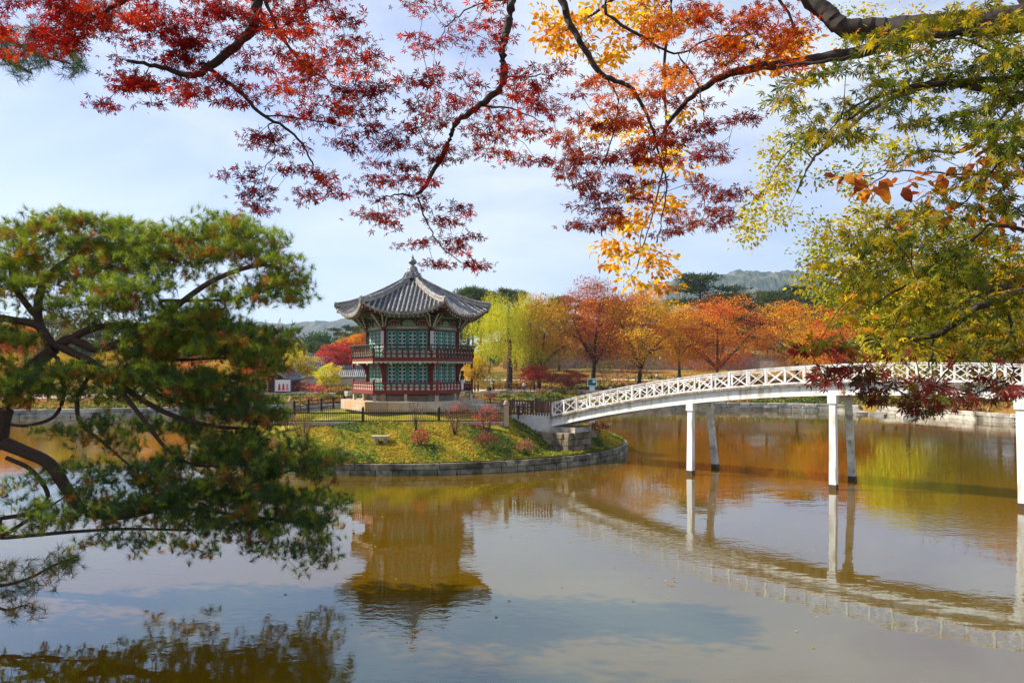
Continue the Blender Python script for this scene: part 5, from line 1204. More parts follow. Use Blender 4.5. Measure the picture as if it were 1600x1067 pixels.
rs_ = np.interp(th, TH, RS)+d_; x = SC[0]+rs_*np.cos(th); y = SC[1]+rs_*np.sin(th); z = terr(x, y); pos = np.stack([x, y, z+.04], 1); n_ = len(pos)
v = vnoise(pos, .12)+.5*vnoise(pos, .5, 3)+rng.normal(0,.25,n_); cc = np.tile(np.array([.30,.24,.03]), (n_,1)); cc[v > .0] = (.16,.20,.03); cc[v > .45] = (.06,.10,.02); cc[v < -.35] = (.36,.14,.04); cc[(v < -.75)] = (.14,.06,.025)
lv = leaves(pos, rng.normal(0,1,(n_,3))+np.array([0,0,.6]), rng.normal(0,1,(n_,3))+np.array([0,0,.9]), rng.uniform(.15,.60,n_), jitcol(cc, n_, .4), leaf_tri(.4))
tag(part_np('bank_grass', lv[0], lv[1], M['grassblade'], None, lv[2]), 'rough autumn grass and fallen leaves over the far bank', 'grass', kind='stuff')
cl_m = tree_meshes('bank_shrub', tree_data('shrub', 120, 1.1, 2.2, [(.16,.20,.03),(.30,.22,.04),(.36,.14,.05)], (4,3,3), dens=.9, leafs=.16), 'bark')
cl2_m = tree_meshes('bank_shrub', tree_data('shrub', 121, 1.2, 2.4, [(.36,.16,.10),(.44,.24,.10),(.28,.10,.06)], (4,3,3), dens=.9, leafs=.16), 'bark')
for k in range(34):
    th = ang_of(44,103)+(ang_of(-40,96)-ang_of(44,103))*(k+rng.uniform(-.35,.35))/33; x_, y_, r_ = shore_pt(th); rr = r_+rng.uniform(3.5, 10.5); x_ = SC[0]+rr*math.cos(th); y_ = SC[1]+rr*math.sin(th)
    put_tree('bank_shrub', cl_m if k % 3 else cl2_m, (x_, y_, zt(x_, y_)-.05), 'low mixed green and russet shrub on the far bank slope' if k % 3 else 'low dusty pink shrub on the far bank slope', 'shrub', 'low shrubs on the far bank' if k % 3 else 'pink shrubs on the far bank', s=rng.uniform(.6, 1.3), rz=k*1.1)
# fallen leaves floating on the water
n = 60; pos = []
for (cx, cy, sx, sy, q) in ((1190,705,50,6,14),(1340,690,60,7,16),(1360,680,25,2,10),(1050,905,8,18,8),(1130,660,60,4,6),(1240,960,60,30,4),(1120,920,160,12,6),(700,748,140,4,16),(930,735,50,8,10),(860,800,160,30,12),(1250,840,150,40,12),(640,960,200,40,10),(1480,720,70,12,8)):
    for _ in range(q):
        px, py = cx+rng.normal(0,sx), cy+rng.normal(0,sy); Y = 1200*CAMZ/(py-575); pos.append(((px-800)*Y/1200, Y, .012))
LVs, LFs = leaf_oval(.3); lcol = [(.55,.33,.08),(.5,.45,.3),(.45,.2,.05)]
fl_m = [meshnp('floating_leaf', LVs*np.array([.10,.10,.10]), LFs, M['leafnear'], np.repeat([c], len(LVs), 0)) for c in lcol]
for k, q in enumerate(pos):
    o = link('floating_leaf', fl_m[k % 3], None, q, rng.uniform(0,6)); s_ = .6+.6*q[1]/60+rng.uniform(0,.5); o.scale = (s_, s_, s_)
    tag(o, 'dry fallen leaf floating on the pond', 'leaf', 'fallen leaves floating on the pond')
# ------------------------------------------------------------------ the big pine leaning over the water, left
rng = np.random.default_rng(101)
def ell_tips(ells, spacing, depth_default, flat=1.0):
    """ells: px, py, rx, ry, depth, [density], [depth spread]; tips at their real place"""
    out = []; idx = []
    for k, e in enumerate(ells):
        px, py, rx, ry = e[:4]; Y = e[4] if len(e) > 4 and e[4] else depth_default; dn = e[5] if len(e) > 5 else 1.0; ds = e[6] if len(e) > 6 else .35
        n = max(3, int(dn*PI*rx*ry*(Y/1200)**2/spacing**2))
        for _ in range(n):
            a = rng.uniform(0, 2*PI); r = math.sqrt(rng.random()); out.append(P(px+rx*r*math.cos(a), py+ry*r*math.sin(a), Y+rng.normal(0, ds))); idx.append(k)
    return np.array(out), np.array(idx)
def PP(seq): return [P(*s) for s in seq]
pine = empty('pine_tree', (-16.4, 20.5, 1.0), 0, 'big old pine with bent limbs leaning over the water at the left', 'tree')
sk = Skel()
def L_(seq, r0, r1, **k): return sk.limb(PP(seq), r0, r1, **k)
org = np.array([-16.4, 20.5, 0])
sk.limb([(-16.6,20.6,.2), (-15.6,20.6,2.0), (-14.4,20.4,3.3), P(0,690,20.2)], .32, .20)
L_([(0,690,20.2),(40,706,20.1),(78,725,20),(105,765,19.9),(130,800,19.9)], .19, .13)            # lower arch
L_([(130,800,19.9),(190,805,19.9),(260,790,20),(340,770,20.3),(430,760,20.5)], .14, .05)
L_([(0,690,20.2),(10,640,20.2),(45,580,20.3),(85,545,20.3)], .20, .16)                            # trunk goes on up
L_([(85,545,20.3),(140,515,20.2),(200,508,20.2),(250,512,20.1)], .12, .05)
L_([(85,545,20.3),(60,510,20.3),(20,500,20.3),(-40,490,20.4)], .12, .08)
L_([(85,545,20.3),(110,530,20.3),(150,545,20.0),(200,530,19.8),(260,490,19.7),(330,440,19.7),(400,415,19.8),(440,420,19.8)], .14, .04)
L_([(85,545,20.3),(60,500,20.5),(70,440,20.7),(120,400,20.7),(200,380,20.7),(300,375,20.7),(390,360,20.6)], .13, .04)
L_([(60,500,20.5),(20,440,20.9),(30,390,21),(90,360,21)], .09, .04)
L_([(250,470,19.8),(310,470,19.9),(380,465,20),(450,440,20)], .055, .025)
L_([(100,545,20.2),(150,570,20),(200,610,19.8),(260,645,19.7),(330,665,19.8),(400,670,20)], .11, .035)
L_([(150,570,20),(180,600,19.6),(220,650,19.4),(260,700,19.3),(300,725,19.3),(350,728,19.3)], .075, .03)
L_([(120,620,20),(125,660,19.8),(160,690,19.6),(200,725,19.5)], .06, .03)
L_([(90,560,20.3),(100,610,20.2),(85,650,20.2),(40,665,20.2),(0,660,20.2)], .06, .04)
L_([(230,610,20),(280,630,20.2),(330,640,20.3),(410,620,20.5)], .06, .03)
L_([(200,530,19.8),(260,560,19.9),(330,560,20),(420,555,20.2)], .055, .025)
L_([(0,840,19.5),(60,835,19.5),(120,830,19.6),(200,826,19.8),(300,828,20)], .06, .03)
L_([(0,810,20),(50,800,20),(75,775,20),(50,735,20),(10,715,20)], .055, .06)
L_([(260,790,20),(340,800,19.9),(420,810,19.8),(490,820,19.8)], .05, .02)
L_([(340,770,20.3),(420,745,20.5),(490,725,20.6),(545,715,20.6)], .05, .02)
L_([(0,560,20.3),(-40,540,20.4),(-90,520,20.4)], .09, .06)
pads = [ # px,py,rx,ry,depth,dens,spread
 (30,365,45,14,21,1),(90,350,50,14,20.8,1),(160,350,45,14,20.8,1),(230,370,50,14,20.7,1),(300,370,50,16,20.7,1),(360,350,35,14,20.6,1),(400,375,45,18,20.5,1),(385,400,50,12,20.2,.8),(330,395,50,14,20.5,1),(270,400,45,14,20.6,1),(200,395,55,16,20.7,1),(120,385,60,18,20.8,1),(40,400,50,20,20.9,1),(60,430,55,14,20.8,.9),(20,450,40,14,20.7,.9),
 (140,425,40,14,20.6,.9),(110,450,35,10,20.4,.7),(185,455,62,16,19.2,1.2,.3),(175,478,50,12,19.2,1,.3),(240,440,20,12,19.3,1,.3),(440,415,35,12,19.9,1),(455,440,30,12,19.9,1),(420,440,40,12,20,1),(400,465,50,12,20,.9),(460,465,25,12,20,.9),(350,445,25,10,19.9,.5),(300,420,25,10,20,.5),
 (300,490,50,18,19.8,1.2),(270,510,50,20,19.7,1.2),(330,510,50,20,19.9,1.2),(380,520,45,16,20,1),(420,530,40,16,20.2,1),(440,548,20,10,20.2,.8),(310,540,60,16,19.9,1.1),(370,555,60,18,20,1.1),(410,570,35,14,20.1,1),(250,545,40,18,19.8,1),(30,530,40,14,20.2,.7),(-10,520,30,20,20.2,.8),
 (60,595,60,16,19.6,1.1,.3),(110,580,40,14,19.6,1,.3),(20,615,30,18,19.7,1.1,.3),(90,615,40,10,19.7,.9,.3),(190,580,50,18,19.9,1),(250,585,50,20,19.8,1.1),(300,600,60,22,19.9,1.2),(350,610,55,24,20,1.2),(390,640,45,24,20,1.2),(420,660,20,18,20.1,1),(340,645,50,14,20,1),(290,625,40,14,20,1),(200,615,40,14,20,.7),(230,560,40,12,20,.8),
 (170,670,50,20,19.9,.7),(110,670,30,14,19.9,.6),(200,695,30,14,19.6,.7),(310,705,50,20,19.8,1.1),(270,730,50,20,19.7,1.1),(350,720,50,22,19.8,1.2),(400,730,50,22,19.9,1.2),(450,730,40,18,20.2,1.2),(500,720,35,14,20.4,1.1),(540,710,18,8,20.5,.9),(500,745,25,12,20.3,.9),
 (130,735,40,14,19.8,.6),(150,765,50,14,19.8,.9),(60,750,30,12,20,.5),(30,790,30,14,20,.7),(100,800,50,16,19.8,1),(170,800,50,18,19.8,1.1),(230,790,50,20,19.8,1.2),(290,775,55,22,19.8,1.3),(350,770,55,22,19.9,1.3),(410,775,50,22,19.9,1.3),(460,780,45,20,19.9,1.2),(505,795,30,18,19.9,1.1),(300,810,60,18,19.9,1.1),(370,820,60,20,19.9,1.1),(440,820,55,20,19.8,1.1),(490,820,30,20,19.8,1),
 (-50,490,50,18,20.4,.9),(-95,520,45,20,20.4,.9),(-60,470,45,16,20.6,.8),(-40,420,50,18,20.9,.9),(-60,600,45,18,20.2,.7),(215,520,40,14,20.3,.9),(150,500,40,12,20.5,.7),(90,480,40,14,20.6,.7),(180,420,50,14,20.8,.8),(250,425,40,12,20.6,.7),(330,470,30,10,20.0,.6),(20,570,30,14,20.2,.8),(150,620,40,14,20.0,.7),(260,670,45,16,20.0,.9),(330,680,40,14,20.0,.9),(400,695,35,14,20.1,.9),(200,740,45,16,19.8,.9),(250,760,45,16,19.8,1),(60,820,40,12,19.8,.8),(180,838,40,10,19.8,.7),(450,700,40,14,20.3,.9),(380,690,40,14,20.2,.9),
 (480,850,40,16,19.8,.8),(495,875,22,12,19.8,.7),(300,850,35,10,19.9,.6),(230,845,40,14,19.9,.6),(330,865,18,12,19.9,.5),(410,855,30,12,19.8,.6),(20,760,25,14,20,.6),(10,820,20,10,19.8,.7)]
pads = [tuple(list(e[:5])+[e[5]*(.68 if e[1] > 600 and e[1] < 830 else .85 if e[1] > 480 else 1.05)]+list(e[6:])) for e in pads]
tips, ti = ell_tips(pads, .145, 20, 1)
tips[:, 1] += rng.normal(0, .45, len(tips))
sk.grow(tips, step=.16, rtip=.0065, wob=.025, sag=-.03)
TV, TF = sk.tubes()
part_np('trunk', TV-np.array(pine.location), TF, M['barkpine'], pine, smooth=True)
def needles(tips, per, length, width, cols, up=.55, spread=.95, out_dir=None):
    n = len(tips); ax0 = rng.normal(0, .5, (n, 3)); ax0[:, 2] += up
    if out_dir is not None: ax0 = ax0+out_dir
    ax0 = unit(ax0); C = np.repeat(tips, per, axis=0); A = np.repeat(ax0, per, axis=0)
    d = unit(A*.75+rng.normal(0, spread*.62, (n*per, 3))); C = C+A*rng.uniform(-.4, .25, (n*per, 1))*length
    s = unit(np.cross(d, rng.normal(0, 1, (n*per, 3)))); L = length*rng.uniform(.7, 1.15, (n*per, 1)); w = width
    V = np.stack([C-s*w/2, C+s*w/2, C+d*L], 1).reshape(-1, 3); F = np.arange(n*per*3).reshape(-1, 3)
    return V, F, np.repeat(jitcol(np.repeat(cols, per, axis=0), n*per, .3), 3, axis=0)
# several shoots per tip; yellowing inner and lower needles
K = 6; T5 = np.repeat(tips, K, axis=0)+rng.normal(0, 1, (len(tips)*K, 3))*np.array([.17,.17,.08]); pi_ = np.repeat(ti, K)
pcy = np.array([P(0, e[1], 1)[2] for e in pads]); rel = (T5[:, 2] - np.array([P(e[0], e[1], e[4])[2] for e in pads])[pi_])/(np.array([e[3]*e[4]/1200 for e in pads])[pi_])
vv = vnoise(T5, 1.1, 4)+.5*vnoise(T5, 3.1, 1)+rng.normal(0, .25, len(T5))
py_n = np.array([e[1] for e in pads])[pi_]; upper = np.clip((640-py_n)/160, 0, 1)  # higher pads take more bright green: sunlit tops put into the needle colour
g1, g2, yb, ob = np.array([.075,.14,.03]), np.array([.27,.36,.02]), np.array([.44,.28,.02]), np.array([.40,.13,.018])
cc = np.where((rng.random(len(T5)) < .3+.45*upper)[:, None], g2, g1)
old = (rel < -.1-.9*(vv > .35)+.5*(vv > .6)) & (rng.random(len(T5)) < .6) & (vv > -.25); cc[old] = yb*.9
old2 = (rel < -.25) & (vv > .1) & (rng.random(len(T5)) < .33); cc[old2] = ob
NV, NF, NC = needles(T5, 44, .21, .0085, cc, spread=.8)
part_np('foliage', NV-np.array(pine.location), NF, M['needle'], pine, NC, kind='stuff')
print('pine shoots', len(T5))
# low bough of a nearer pine, bottom left
def small_pine(lab, base, limbs, ells, Y, sp, nl, nw, cols, up):
    global rng
    o = empty('pine_tree', base, 0, lab, 'tree'); s2 = Skel()
    s2.limb([np.array(base)+np.array([0,0,-.2]), (np.array(base)+limbs[0][0])/2+np.array([-.2,0,.1]), limbs[0][0]], .16, .05)
    for lm in limbs: s2.limb(lm, .035, .012)
    tp_, ti_ = ell_tips(ells, sp, Y); s2.grow(tp_, step=.08, rtip=.003, wob=.02); TV, TF = s2.tubes(); part_np('trunk', TV-np.array(base), TF, M['barkpine'], o, smooth=True)
    T_ = np.repeat(tp_, 4, axis=0)+rng.normal(0, sp*.5, (len(tp_)*4, 3)); c_ = palette(cols, (4,3,2), len(T_)); NV, NF, NC = needles(T_, 26, nl, nw, c_, up); part_np('foliage', NV-np.array(base), NF, M['needle'], o, NC, kind='stuff'); return o
small_pine('low pine bough with long needles entering at the lower left over the water', (-12.6, 11.5, .9), [PP([(-120,900,12.5),(-20,915,12),(40,905,12),(90,880,12),(120,875,12)]), PP([(-60,905,12),(0,950,12),(40,945,12)])],
    [(30,890,30,16,12,1),(80,880,35,14,12,1),(120,882,28,12,12,1),(20,925,25,18,12,1),(60,915,25,12,12,.7),(10,960,16,12,12,.8),(50,950,20,10,12,.5),(-30,920,30,30,12,1)], 12, .13, .17, .006, [(.05,.10,.02),(.12,.15,.02),(.30,.16,.02)], .2)
small_pine('blue green pine bough hanging behind the red leaves at the top left', (-8.5, 6.5, 3.0), [PP([(-60,20,8.5),(10,60,8.5),(60,85,8.5),(110,100,8.5)]), PP([(-40,60,8.5),(20,100,8.5),(50,115,8.5)])],
    [(30,60,40,25,8.6,1),(80,80,40,25,8.6,1),(40,100,40,16,8.6,1),(110,105,25,16,8.6,1),(0,90,20,14,8.6,1),(150,20,60,20,8.6,.7)], 8.6, .1, .13, .005, [(.03,.07,.05),(.05,.10,.05),(.10,.13,.03)], .1)

# ------------------------------------------------------------------ near branches that hang into the picture
def canopy(name, label, base, limbs, ells, Y, spacing, per, size, shape, cols, wts, spread, nleafparts=0, bark='barkdark', droop=.5, rtip=.0022, colfn=None, sizevar=(.6,1.2), flat=.33, limb_r=None, seed=1):
    """a tree whose boughs reach into view: trunk off to the side, limbs, twigs, leaves"""
    global rng
    rng = np.random.default_rng(seed)
    o = empty(name, base, 0, label, 'tree'); b = np.array(base, float); s = Skel()
    for k, (seq, r0, r1) in enumerate(limbs): s.limb(seq, r0, r1, wob=.006)
    tp_, ti_ = ell_tips(ells, spacing, Y, 1); s.grow(tp_, step=.14, rtip=rtip, wob=.02, sag=.03)
    TV, TF = s.tubes(); part_np('branches', TV-b, TF, M[bark], o, smooth=True)
    PA = np.array(s.p)[np.maximum(np.array(s.par)[s.tip], 0)]; tw = unit(tp_-PA)
    n = len(tp_)*per; C = np.repeat(tp_, per, axis=0); TW = np.repeat(tw, per, axis=0)
    off = rng.normal(0, 1, (n, 3))*spread*np.array([1,1,flat]); pos = C+off
    nn = rng.normal(0, .75, (n, 3))+np.array([0,-.25,.8]); ax = off/np.linalg.norm(off, axis=1, keepdims=True)+TW*.5+np.array([0,0,-droop])+rng.normal(0,.3,(n,3))
    sz = size*rng.uniform(*sizevar, n)
    cc = colfn(pos, n, np.repeat(ti_, per)) if colfn else palette(cols, wts, n)
    cc = jitcol(cc, n, .3, .1)
    if nleafparts:
        # the leaves nearest the camera, in view, are objects of their own
        X, Yd, Z = pos[:,0], pos[:,1], pos[:,2]; px = 800+1200*X/Yd; py = 575-1200*(Z-CAMZ)/Yd
        vis = (px > 5) & (px < 1595) & (py > 5) & (py < 1060); scr = np.where(vis, sz/Yd, -1); pick = np.argsort(-scr)[:nleafparts]; pick = pick[scr[pick] > 0]
        LV, LF = shape; base_me = []
        for q in range(10):
            c_ = cc[pick[(q*len(pick))//10]]; base_me.append((c_, meshnp('leaf', LV, LF, M['leafnear'], np.repeat([c_], len(LV), 0))))
        bc = np.array([c for c, _ in base_me]); N, Xa, Ya = frames(nn[pick], ax[pick])
        for j, i in enumerate(pick):
            me = base_me[int(((bc-cc[i])**2).sum(1).argmin())][1]
            lo = bpy.data.objects.new('leaf', me); col.objects.link(lo); lo.parent = o
            s_ = sz[i]; m4 = Matrix(((Xa[j][0]*s_, Ya[j][0]*s_, N[j][0]*s_, pos[i][0]-b[0]), (Xa[j][1]*s_, Ya[j][1]*s_, N[j][1]*s_, pos[i][1]-b[1]), (Xa[j][2]*s_, Ya[j][2]*s_, N[j][2]*s_, pos[i][2]-b[2]), (0,0,0,1)))
            lo.matrix_local = m4
        k_ = np.ones(n, bool); k_[pick] = False; pos, nn, ax, sz, cc = pos[k_], nn[k_], ax[k_], sz[k_], cc[k_]
    lv = leaves(pos-b, nn, ax, sz, cc, shape); part_np('foliage', lv[0], lv[1], M['leafnear'], o, lv[2], kind='stuff')
    print(name, 'tips', len(tp_), 'leaves', n, 'tris', len(lv[1])); return o
REDS = [(.42,.035,.02),(.55,.06,.025),(.28,.025,.02),(.62,.13,.03)]
def redfn(pos, n, ti):
    v = vnoise(pos, 1.6, 2)+.5*vnoise(pos, 5, 1)+rng.normal(0,.35,n); c = np.tile(np.array([.20,.008,.002]), (n,1)); c[v > .0] = (.38,.022,.002); c[v > .6] = (.56,.06,.006); c[(v > 1.15)] = (.66,.18,.012); return c
def rustfn(pos, n, ti):
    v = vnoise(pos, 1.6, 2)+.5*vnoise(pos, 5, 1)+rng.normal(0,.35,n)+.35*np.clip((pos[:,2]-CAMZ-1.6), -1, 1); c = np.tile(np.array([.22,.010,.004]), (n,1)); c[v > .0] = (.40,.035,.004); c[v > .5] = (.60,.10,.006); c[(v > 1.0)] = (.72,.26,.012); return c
# 1 left red maple: trunk left of and behind the camera
bL = (-7.0, -2.5, 3.9)
l1 = [([(-7.0,-2.5,3.7),(-6.9,-2.0,6.4),(-6.0,.6,8.8),(-4.0,4.4,10.0),P(405,-60,6.6)], .2, .057), (PP([(405,-60,6.6),(398,30,6.5),(375,65,6.5),(325,105,6.5),(300,118,6.5),(250,105,6.5),(200,95,6.5)]), .055, .014),
      (PP([(325,105,6.5),(370,140,6.4),(410,180,6.4),(460,210,6.4),(485,250,6.4),(490,275,6.4)]), .020, .006),
      (PP([(405,-20,6.5),(440,60,6.5),(480,105,6.6),(525,135,6.6)]), .018, .006), (PP([(410,180,6.4),(470,185,6.4),(550,200,6.5)]), .009, .004), (PP([(420,195,6.4),(430,240,6.4),(415,260,6.4)]), .008, .004),
      (PP([(300,-60,6.8),(200,0,6.9),(120,40,6.9),(60,60,6.9)]), .03, .01)]
e1 = [(60,25,80,40,6.9,1.1),(170,40,110,48,6.8,1.2),(60,70,60,25,6.8,.8),(290,30,100,35,6.6,1.1),(390,20,100,35,6.6,1.1),(480,25,80,40,6.6,1.1),(485,80,60,30,6.6,1.1),(535,110,60,36,6.6,1.1),(560,155,45,30,6.6,1.1),(330,90,80,35,6.5,1),(240,105,60,35,6.5,1),(185,125,50,25,6.5,1),(250,145,50,20,6.5,1),(320,150,50,18,6.5,1),(430,130,70,25,6.4,1),(500,170,60,25,6.5,1.1),(550,195,45,22,6.5,1.1),(370,165,40,18,6.4,.9),(590,140,25,20,6.6,1),
      (165,165,14,8,6.5,.8),(410,205,30,16,6.4,.7),(450,232,36,10,6.4,.8),(400,215,20,12,6.4,.8),(375,272,26,14,6.4,1),(395,300,22,14,6.4,.9),(455,270,30,10,6.4,.9),(505,270,32,12,6.4,1),(515,295,25,14,6.4,.9),(480,308,14,10,6.4,.8),(405,320,18,8,6.4,.8),(545,230,25,12,6.5,.8),(130,0,120,20,6.9,.9),(560,60,25,14,6.6,.5),(520,10,40,14,6.6,.6)]
canopy('maple_tree', 'red maple whose boughs hang across the top left of the sky', bL, l1, e1, 6.5, .115, 29, .053, leaf_palmate(5), REDS, (4,3,3,1), .058, 240, colfn=redfn, seed=201)
# 2 centre red maple
bM = (3.4, -4.5, 3.95)
l2 = [([(3.4,-4.5,3.7),(3.3,-4.0,7.0),(2.4,-1.0,9.8),(1.0,3.6,10.6),P(803,-60,6.4)], .2, .044), (PP([(803,-60,6.4),(795,30,6.3),(785,80,6.3),(786,130,6.3),(750,165,6.3),(715,190,6.3),(695,235,6.3),(665,290,6.3),(650,305,6.3)]), .042, .014),
      (PP([(650,305,6.3),(665,340,6.3),(680,375,6.3),(720,410,6.3)]), .010, .004), (PP([(650,305,6.3),(610,305,6.3),(580,320,6.3)]), .010, .004), (PP([(750,165,6.3),(800,170,6.3),(850,190,6.3)]), .012, .004), (PP([(800,0,6.3),(740,10,6.4),(700,40,6.4),(690,60,6.4)]), .010, .004),
      (PP([(786,120,6.3),(830,120,6.3),(870,115,6.3)]), .010, .004)]
e2 = [(690,20,50,14,6.4,.6),(640,2,20,6,6.4,.8),(730,45,40,22,6.4,.7),(690,75,45,16,6.4,.9),(665,65,25,10,6.4,.8),(770,30,30,30,6.4,.8),(770,75,18,20,6.3,.9),(660,130,30,16,6.3,.9),(700,130,50,20,6.3,1.1),(735,150,30,20,6.3,1.1),(670,165,45,20,6.3,1.1),(640,190,40,18,6.3,1.1),(700,180,35,16,6.3,1),(825,120,50,20,6.3,1.1),(810,150,55,22,6.3,1.1),(860,110,25,14,6.3,.8),(850,165,35,18,6.3,1),(790,200,55,25,6.3,1),(840,210,45,22,6.3,1),(820,250,35,14,6.3,.8),(760,240,30,12,6.3,.6),(860,250,30,12,6.3,.9),
      (630,235,40,20,6.3,1.2),(605,265,40,22,6.3,1.2),(660,245,35,18,6.3,1.1),(700,240,30,12,6.3,.9),(585,295,30,22,6.3,1.2),(650,280,40,22,6.3,1.2),(575,335,22,18,6.3,1),(610,345,30,12,6.3,.8),(640,320,35,12,6.3,1),(715,330,22,10,6.3,1),(690,345,20,10,6.3,.8),(650,380,30,9,6.3,1),(720,370,28,9,6.3,1),(700,395,26,12,6.3,1),(735,412,22,9,6.3,1),(690,412,20,8,6.3,.9),(770,180,20,15,6.3,.7)]
canopy('maple_tree', 'red maple bough dropping down the centre of the sky above the pavilion', bM, l2, e2, 6.3, .115, 24, .052, leaf_palmate(5), REDS, (4,3,3,1), .056, 240, colfn=redfn, seed=202)
# 3 right centre red maple with the thick limb from the upper right
bR = (9.4, .2, 3.9)
l3 = [([(9.4,.2,3.7),(9.1,.8,5.8),(7.4,2.8,7.6),P(1680,10,5.4)], .26, .115), (PP([(1680,10,5.4),(1560,35,5.6),(1450,42,5.8),(1380,45,6.0),(1320,42,6.1),(1285,15,6.2),(1245,-15,6.3)]), .11, .06),
      (PP([(1450,42,5.8),(1370,75,6.0),(1300,88,6.2),(1220,100,6.3),(1140,115,6.4),(1090,145,6.5),(1050,185,6.5),(1020,235,6.5)]), .060, .012),
      ([P(1245,-15,6.3),P(1150,-70,6.4),P(1000,-80,6.4),P(880,-40,6.4),P(880,10,6.4),P(910,70,6.4),P(940,115,6.4),P(985,140,6.4),P(1015,190,6.4),P(1030,240,6.4)], .05, .010),
      (PP([(940,115,6.4),(965,150,6.4),(960,200,6.4),(945,250,6.4)]), .011, .004), (PP([(1000,-80,6.4),(945,10,6.4),(1010,60,6.4),(1060,85,6.4),(1110,60,6.4),(1190,55,6.4)]), .018, .005),
      (PP([(1060,85,6.4),(1090,130,6.4),(1100,180,6.4),(1110,195,6.4)]), .009, .003), (PP([(1030,240,6.4),(1042,290,6.4),(1035,340,6.4),(1025,380,6.4)]), .010, .004)]
e3 = [(940,140,40,20,6.4,1),(970,120,30,14,6.4,.7),(925,190,40,25,6.4,1),(975,185,50,25,6.4,1.1),(1000,150,40,18,6.4,1),(1060,150,50,25,6.4,1.1),(1095,110,60,25,6.4,1.1),(1140,90,50,25,6.4,1.1),(1090,50,90,30,6.4,1.1),(1180,60,70,30,6.4,1.1),(1150,20,80,22,6.4,1.0),(1230,50,45,20,6.4,.9),(1230,95,45,12,6.3,.7),(1060,15,50,18,6.4,.9),(1000,60,40,20,6.4,.6),(890,245,30,20,6.4,.9),(930,240,40,20,6.4,1),(970,240,40,20,6.4,1),(900,280,35,18,6.4,1),(945,285,45,22,6.4,1.1),(1010,240,45,25,6.4,1.2),(1060,210,45,22,6.4,1.2),(1110,200,35,14,6.4,1.1),(1150,180,28,9,6.4,1.1),(1080,245,40,16,6.4,1),(1120,235,25,14,6.4,.9),
      (930,318,40,14,6.4,1),(975,320,45,18,6.4,1.1),(1020,300,40,16,6.4,.7),(1085,290,35,14,6.4,1.1),(1125,305,45,14,6.4,1.2),(1140,330,28,12,6.4,1.1),(1070,335,36,16,6.4,1.1),(1055,360,25,10,6.4,1),(920,350,24,9,6.4,.9),(960,345,30,10,6.4,.8),(1090,350,30,8,6.4,.7),(880,215,20,20,6.4,.6)]
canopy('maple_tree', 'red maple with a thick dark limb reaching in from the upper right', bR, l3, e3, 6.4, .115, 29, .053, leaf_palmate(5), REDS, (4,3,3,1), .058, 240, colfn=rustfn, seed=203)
# 4 golden tree behind them
def goldfn(pos, n, ti):
    v = vnoise(pos, 2, 3)+rng.normal(0,.4,n); c = np.tile(np.array([.72,.38,.015]), (n,1)); c[v > .4] = (.80,.52,.03); c[v < -.5] = (.58,.20,.015); return c
bG = (7.5, 7.0, 1.2)
l4 = [([(7.5,7.5,1.0),(7.4,7.8,5.0),(6.0,8.2,9.0),(4.5,8.5,11.0),P(1080,-90,8.4)], .2, .034), (PP([(1080,-90,8.4),(1000,-30,8.2),(930,20,8.2),(880,50,8.2)]), .03, .008), (PP([(1080,-90,8.4),(1050,0,8.2),(1040,120,8.2),(1040,240,8.2),(1020,330,8.2),(995,420,8.2)]), .022, .006),
      (PP([(1080,-90,8.4),(1200,-20,8.2),(1240,60,8.2),(1180,110,8.2)]), .025, .006), (PP([(1040,300,8.2),(1000,370,8.2),(1020,420,8.2)]), .008, .004)]
e4 = [(860,30,25,30,8.2,1),(895,50,40,30,8.2,1.1),(940,20,45,20,8.2,1),(870,80,30,14,8.2,1),(930,80,45,16,8.2,.9),(990,40,40,35,8.2,1.1),(1030,20,50,25,8.2,1.1),(950,95,20,8,8.2,.7),(1250,70,40,18,8.2,1.3),(1210,90,50,14,8.2,1.1),(1180,112,40,8,8.2,1),(1275,95,40,12,8.2,1),(1140,70,30,14,8.2,.8),(1250,110,40,8,8.2,.9),(1045,240,14,14,8.2,.8),(985,205,25,8,8.2,.5),(1060,180,25,8,8.2,.5),(1005,250,25,10,8.2,.5),(1060,265,18,10,8.2,.7),(1000,290,18,12,8.2,.8),(1030,320,32,14,8.2,1.1),(1000,345,35,14,8.2,1.2),(1050,315,16,12,8.2,1),(975,355,20,12,8.2,1),
      (960,390,22,14,8.2,1.1),(990,385,35,16,8.2,1.2),(1030,400,22,14,8.2,1.1),(975,415,30,12,8.2,1),(1025,425,26,14,8.2,1.1),(1000,440,30,12,8.2,1),(1035,445,14,10,8.2,.8),(935,200,20,8,8.2,.4)]
canopy('golden_tree', 'golden leaved tree glowing behind the red boughs, its lowest spray above the forked maple', bG, l4, e4, 8.2, .125, 24, .080, leaf_oval(.26), None, None, .075, 150, colfn=goldfn, seed=204, droop=.7)
# 5 green maple on the right, close
def greenfn(pos, n, ti):
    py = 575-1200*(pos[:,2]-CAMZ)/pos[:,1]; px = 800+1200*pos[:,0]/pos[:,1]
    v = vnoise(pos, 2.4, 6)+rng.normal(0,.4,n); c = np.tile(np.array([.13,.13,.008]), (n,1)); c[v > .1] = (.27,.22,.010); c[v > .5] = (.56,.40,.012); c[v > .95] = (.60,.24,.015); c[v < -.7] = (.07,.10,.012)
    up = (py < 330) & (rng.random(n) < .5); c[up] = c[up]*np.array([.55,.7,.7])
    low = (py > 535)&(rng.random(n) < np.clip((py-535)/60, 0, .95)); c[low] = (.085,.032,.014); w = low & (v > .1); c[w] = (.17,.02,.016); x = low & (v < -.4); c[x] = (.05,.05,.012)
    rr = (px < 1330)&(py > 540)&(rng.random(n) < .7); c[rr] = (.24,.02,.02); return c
bGr = (8.2, -1.6, 3.95)
